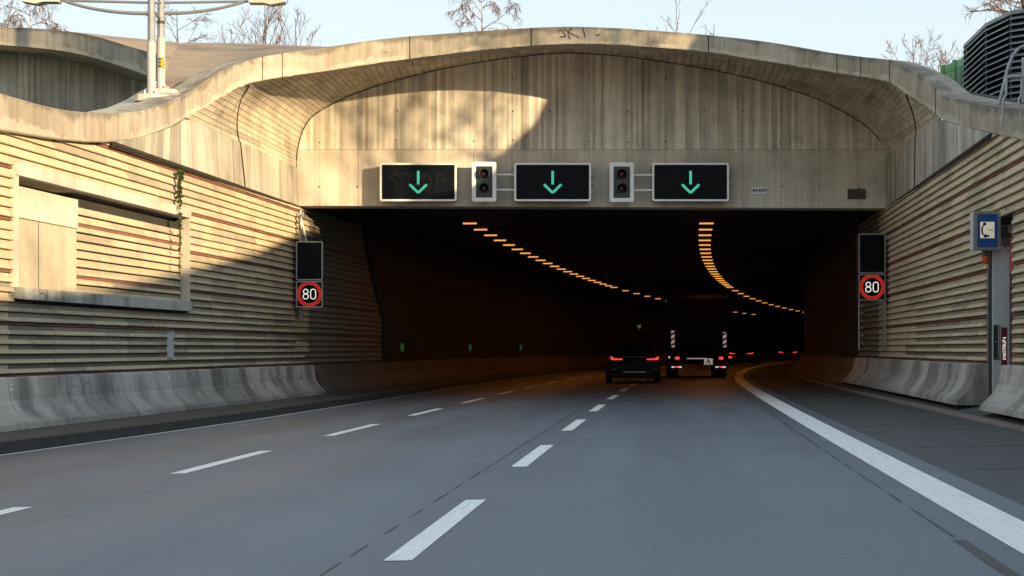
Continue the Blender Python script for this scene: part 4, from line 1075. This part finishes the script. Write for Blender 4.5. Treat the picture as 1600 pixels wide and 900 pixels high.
# ------------------------------------------------------------------ embankment on the right, hill over the tunnel
PR = [(-60,5.6),(0,6.0),(2.5,6.15),(7.3,6.35),(17.2,7.3),(21.4,7.95),(25.6,8.25),(26.5,8.85),(27.33,9.44),(27.75,9.72),(27.92,9.87),(28.0,10.14),(28.12,10.6),(28.4,11.1),(29,11.2),(33,10.9),(36,8.3),(38,7.4),(46,7.4)]  # unseen bank added on the right, ridge shaped to cast the shadow edges
mb = MB(); rows = []
q = random.Random(11)
for Y in [-60+k for k in range(84)] + [24+.125*k for k in range(72)] + [33+k for k in range(14)]:
    z = table(PR, Y); foot = max(RW(Y)+.75, .335*Y+.9) if Y > 22 else RW(Y)+.75
    zf = 4.4 if Y < 24 else min(lerp(4.5, 6.6, (Y-24)/12), z)
    foot = min(foot, 12.6); jz = lambda: q.uniform(-.06,.06)
    rows.append([(foot,Y,zf-3), (foot+.02,Y,zf), (13,Y,z), (16,Y,z+.1+jz()), (22,Y,z-.3+jz()), (60,Y,z-2.5), (200,Y,3)])
mb.grid(rows); tag(mb.build('shadow_bank', M['grass']), kind='structure')
mb = MB(); rows = []
for k in range(30):
    Y = 46+k*6; rows.append([(-120+12*j, Y, 6.9+.4*math.sin(j*1.7+k)+(-.5 if k == 0 else .35*min(k,4))) for j in range(22)])
mb.grid(rows); tag(mb.build('hill', M['grass']), kind='structure')

# ------------------------------------------------------------------ bare trees
def bare_tree(name, base, H, seed, label, cat='tree', bark='bark', twig='twig', group=None, droop=0.0, lean=0.0, spread=1.0, r0=None, dens=1.0, nmax=5):
    q = random.Random(seed); t = thing(name, base, label, cat, group)
    tr = MB(); cr_ = MB()
    r0 = r0 or H*.012
    n = 9; pts = []; p = Vector((0,0,-.3)); d = Vector((lean, 0, 1)).normalized()
    for k in range(n+1):
        pts.append(p.copy()); d = (d + Vector((q.gauss(0,.05), q.gauss(0,.05), 0))).normalized(); p = p + d*(H/n)
    tr.tube(pts, r0, 7, r0*.12)
    def grow(p, d, L, r, lvl):
        m = 4 if lvl < 3 else 3; pp = [p]; dd = d.copy()
        for k in range(m):
            dd = (dd + Vector((q.gauss(0,.13), q.gauss(0,.13), q.gauss(0,.10) + (.10 if droop == 0 else -droop*lvl*.5)))).normalized()
            pp.append(pp[-1] + dd*(L/m))
        cr_.tube(pp, r, 4 if lvl < 3 else 3, r*.45)
        if lvl >= 4 or L < .25: return
        c = max(2, int((nmax - lvl*.6)*dens + q.random()))
        for k in range(c):
            tt = q.uniform(.25, 1.0); j = min(int(tt*m), m-1); o = pp[j].lerp(pp[j+1], tt*m-j)
            ax = Vector((q.gauss(0,1), q.gauss(0,1), q.gauss(0,.6))).normalized()
            nd = (dd*1.0 + ax*.75*spread).normalized()
            grow(o, nd, L*q.uniform(.42,.68), max(.0075, r*.55), lvl+1)
    nbr = int(15*dens)
    for k in range(nbr):
        tt = .28 + .70*(k+q.random()*.6)/nbr; j = min(int(tt*n), n-1); o = pts[j].lerp(pts[j+1], tt*n-j)
        a = k*2.4 + q.uniform(-.4,.4); el = q.uniform(.55, 1.0)
        d = Vector((math.cos(a)*spread, math.sin(a)*spread, el)).normalized()
        grow(o, d, H*(.34*(1-tt)+.10)*q.uniform(.8,1.15), max(.012, r0*.42*(1-tt*.7)), 1)
    tr.build('trunk', M[bark], t); cr_.build('crown', M[twig], t); return t
def tree_at(px, py_top, Y, zg, seed, label, **kw):
    b = P(px, 0, Y); b.z = zg; H = EYE + (HZ-py_top)*Y/F - zg
    return bare_tree(kw.pop('name', 'bare_tree'), b, H, seed, label, group='bare trees above the tunnel', **kw)
tree_at(48, -30, 66, 8, 1, 'leafless birch with drooping reddish twigs at the far left above the neighbouring arch', name='birch_tree', bark='birch', droop=.22, dens=1.4)
tree_at(8, 8, 70, 8, 12, 'low bare tree at the left picture edge above the neighbouring arch', droop=.1)
tree_at(258, 8, 72, 8, 2, 'bare tree directly behind the twin pole street lamp', droop=.06)
tree_at(345, 28, 74, 8, 3, 'low bare tree first to the right of the street lamp', spread=.8, dens=.65)
tree_at(395, 12, 70, 8, 4, 'upright bare tree under the right lamp head', spread=.7, dens=.8)
tree_at(418, 2, 66, 8, 5, 'taller bare tree just right of the lamp head', spread=.7, dens=.85)
tree_at(447, 18, 64, 8, 6, 'bare tree leaning right above the left part of the arch', spread=.8, lean=.12, dens=.8)
tree_at(755, -40, 62, 8, 7, 'white stemmed leafless birch above the arch left of the crown', name='birch_tree', bark='birch', droop=.16, dens=1.3)
tree_at(1041, -22, 64, 8, 8, 'thin white birch with sparse twigs above the arch right of the crown', name='birch_tree', bark='birch', dens=.55, spread=.8, nmax=3)
tree_at(1105, 22, 66, 8, 9, 'low bare tree with arching twigs right of the thin birch', droop=.12, dens=.7)
tree_at(1437, 50, 60, 8, 10, 'bushy bare tree left of the green fence', dens=.95)
tree_at(1484, 66, 58, 8, 13, 'bare shrubby tree behind the green fence', dens=.95)
bare_tree('bare_tree', Vector((15.2, 45.5, 7.4)), 7.0, 14, 'sunlit bare tree with spreading branches above the vent building', 'tree', group='bare trees above the tunnel', spread=1.4, droop=.03, r0=.14, dens=1.1)
for k, (x, y, z, h) in enumerate(((22,15,7,9.5),(27,9,6.5,11.5),(19,20.5,7.5,6.5),(33,15,6.5,10),(33,26,7,8))):
    bare_tree('bare_tree', Vector((x,y,z)), h, 40+k, '%s bare tree on the grassy embankment right of the road' % ('second nearest','nearest','farthest','third nearest','fourth nearest')[k], 'tree', group='bare trees on the embankment', spread=1.0, r0=.15, dens=(.85,1.0,.8,.8,.7)[k])

# ------------------------------------------------------------------ vehicles
def estate_car(label, lit=True):
    t = thing('estate_car', (0,0,0), label, 'car', 'cars inside the tunnel')
    # stations from the rear (y=0) forwards: half width low, belt; z bottom, belt
    st = [(0.00,.70,.80,.36,.80),(.05,.84,.88,.28,.92),(.25,.90,.92,.22,.97),(.9,.925,.93,.20,.97),(2.2,.93,.93,.20,.95),(3.3,.925,.92,.20,.93),(3.7,.92,.88,.20,.88),(4.4,.86,.80,.24,.76),(4.72,.72,.66,.32,.62)]
    mb = MB(); rows = []
    for y, a, b, z0, z1 in st:
        zm = (z0+z1)/2
        half = [(a*.86, z0), (a, z0+.10), (max(a,b)+.01, zm), (b, z1-.06), (b-.05, z1)]
        rows.append([(x, y, z) for x, z in half] + [(-x, y, z) for x, z in reversed(half)] + [(half[0][0], y, z0)])
    mb.grid(rows); mb.quad(*rows[0][:-1]); mb.quad(*reversed(rows[-1][:-1])); mb.build('body', M['carpaint'], t, smooth=False)
    cab = [(.10,.78,.74,.95,.97),(.22,.82,.74,.95,1.10),(.52,.85,.70,.95,1.395),(.62,.86,.695,.95,1.425),(1.3,.87,.70,.95,1.455),(2.1,.87,.695,.95,1.44),(2.55,.86,.68,.95,1.38),(3.35,.84,.72,.93,.96)]
    mb = MB(); rows = [[(a,y,z0),(lerp(a,b,.9),y,lerp(z0,z1,.85)),(b-.06,y,z1),(-b+.06,y,z1),(-lerp(a,b,.9),y,lerp(z0,z1,.85)),(-a,y,z0)] for y,a,b,z0,z1 in cab]
    mb.grid(rows); mb.build('cabin', M['carpaint'], t)
    mb = MB(); mb.quad((-.68,.135,.99),(.68,.135,.99),(.60,.50,1.385),(-.60,.50,1.385)); mb.v = [(x,y-.035,z+.02) for x,y,z in mb.v]; o = mb.build('rear_window', M['glass'], t); md = o.modifiers.new('thick','SOLIDIFY'); md.thickness=.012
    for sd in (-1,1):
        mb = MB(); mb.quad((sd*.868,.75,.985),(sd*.868,2.9,.975),(sd*.755,2.45,1.33),(sd*.75,.85,1.36)); mb.v=[(x+sd*.012,y,z) for x,y,z in mb.v]; mb.build('side_window', M['glass'], t)
        mb = MB(); mb.tube([(sd*.66,.7,1.43),(sd*.66,.8,1.475),(sd*.66,2.2,1.475),(sd*.66,2.3,1.43)], .016, 6); mb.build('roof_rail', M['chrome'], t)
        # L-shaped tail light: bar inward plus raised outer end, glowing rim and dim lens
        mb = MB(); poly=[(sd*.84,.84),(sd*.42,.84),(sd*.42,.92),(sd*.66,.925),(sd*.82,1.0),(sd*.885,.98)]
        if sd > 0: poly = poly[::-1]
        mb.prism(poly, -.03, .12); tl = mb.build('tail_light', M['taildim'], t)
        mb = MB(); poly=[(sd*.83,.855),(sd*.44,.855),(sd*.44,.89),(sd*.72,.895),(sd*.80,.945),(sd*.865,.965)]
        if sd > 0: poly = poly[::-1]
        mb.prism(poly, -.036, -.03); mb.build('light_bar', M['tail'], tl)
        mb = MB(); mb.box(min(sd*.66,sd*.84),max(sd*.66,sd*.84),-.012,.05,.50,.525); mb.build('reflector', M['taildim'], t)
        mb = MB(); mb.box(min(sd*.92,sd*1.02),max(sd*.92,sd*1.02),2.75,2.9,.98,1.12,.02); mb.build('mirror', M['carpaint'], t)
        for y in (.82, 3.75):
            mb = MB(); n=22; mb.prismx([(y+.335*math.cos(2*math.pi*k/n), .335+.335*math.sin(2*math.pi*k/n)) for k in range(n)], sd*.92-.115, sd*.92-.115+.23 if sd<0 else sd*.92+.015); w_=mb.build('wheel', M['rubber'], t)
            mb = MB(); mb.prismx([(y+.2*math.cos(2*math.pi*k/n), .335+.2*math.sin(2*math.pi*k/n)) for k in range(n)], sd*.945-.01, sd*.945+.01); mb.build('rim', M['grey'], w_)
    mb = MB(); mb.box(-.26,.26,-.022,.0,.70,.81); mb.build('number_plate', M['carpaint'], t)
    mb = MB(); mb.box(-.40,.40,-.012,.05,.405,.435); mb.build('bumper_trim', M['grey'], t)
    mb = MB(); mb.box(-.80,.80,-.02,.2,.26,.36,.03); mb.build('bumper', M['carpaint'], t)
    mb = MB(); mb.box(-.46,.46,-.012,.0,.955,.972); mb.build('hatch_trim', M['glass'], t)
    mb = MB(); mb.prismx([(.75,1.43),(1.0,1.43),(.80,1.52)], -.02, .02); mb.build('antenna_fin', M['carpaint'], t)
    return t
Y = 55.0
car = estate_car('dark estate car with red tail lights straddling the dashed line into the tunnel')
car.location = ((991.5-800)*Y/F, Y, RZ(0)+.0); car.rotation_euler.z = -math.atan(slope(Y))*.55
for px, Y, lb_ in ((1231,150,'farthest car with small red tail lights, right of the truck'), (1158,112,'car half hidden beyond the right side of the truck')):
    c2 = copy_tree(car); c2['label'] = lb_; c2.location = ((px-800)*Y/F, Y, .03); c2.rotation_euler.z = -math.atan(slope(Y))
Y = 63.0
tk = thing('waste_truck', ((1093-800)*Y/F, Y, .03), 'dark waste truck with red and white warning boards in the right lane', 'truck')
tk.rotation_euler.z = -math.atan(slope(Y))*.5
s = F/Y
mb = MB(); mb.prismx([(0,.95),(-.25,1.15),(-.3,2.0),(.0,3.3),(.5,3.45),(5.2,3.45),(5.2,.95)], -1.22, 1.22); mb.build('body', M['truckpaint'], tk)
mb = MB(); mb.box(-1.05,1.05,-.31,-.28,1.25,2.05); mb.box(-1.0,1.0,-.16,-.10,2.2,2.28); mb.build('hopper', M['truckpaint'], tk)
mb = MB(); mb.box(-1.15,1.15,5.5,7.4,.7,3.0,.1); mb.build('cab', M['truckpaint'], tk)
mb = MB(); mb.box(-.45,.45,-.3,6.8,.6,.95); mb.build('chassis', M['truckpaint'], tk)
for x, h_ in ((-1.10, .68), (1.0, .62)):
    mb = MB(); mb.box(x-.07,x+.07,-.40,-.38,1.28,1.28+h_); bd = mb.build('warning_board', M['whitestripe'], tk)
    sgn_ = 1
    mb = MB(); k = 0; z = 1.30
    while z+.13 < 1.28+h_:
        mb.quad((x-.072,-.403,z),(x+.072,-.403,z+.09*sgn_),(x+.072,-.403,z+.19*sgn_ if z+.19<1.28+h_ else 1.28+h_),(x-.072,-.403,z+.10)); z += .22
    mb.build('red_stripe', M['redstripe'], bd)
mb = MB(); mb.box(-1.2,1.2,-.30,-.12,.62,.84); bp = mb.build('rear_bumper', M['truckpaint'], tk)
mb = MB(); mb.box(-.53,.25,-.315,-.30,.80,.845); mb.build('white_bar', M['whitestripe'], bp)
for x in (-.92, .86):
    mb = MB(); mb.box(x-.085,x+.085,-.33,-.30,.79,.89,.01); mb.build('tail_light', M['tail'], tk)
    for dx, mt in ((-.16,'clear'), (.0,'tail'), (.13,'clear')):
        mb = MB(); mb.box(x+dx-.07,x+dx+.055,-.31,-.28,.445 if mt == 'clear' else .46,.505,.01); mb.build('lower_reflector', M[mt], tk)  # lower reflectors: their light reflections put in as glow
    mb = MB(); mb.box(x-.26,x+.24,-.28,-.2,.40,.55); mb.build('lamp_bracket', M['truckpaint'], tk)
for x, mt in ((-1.24,'clear'), (1.2,'tail'), (1.27,'tail')):
    mb = MB(); mb.box(x-.03,x+.03,-.2,-.15,.84,.91); mb.build('side_marker', M[mt], tk)
mb = MB(); mb.box(.17,.52,-.36,-.345,.575,.83,.01); ap = mb.build('waste_plate', M['whitestripe'], tk)
mb = MB(); text(mb, 'A', .26, .345, .70, -.363, bold=.008); mb.build('lettering', M['ink'], ap)
for sd in (-1,1):
    for y in (1.2, 2.6, 6.2):
        mb = MB(); n=20; mb.prismx([(y+.5*math.cos(2*math.pi*k/n), .47+.5*math.sin(2*math.pi*k/n)) for k in range(n)], sd*1.0-.15, sd*1.0+.15); mb.build('wheel', M['rubber'], tk)
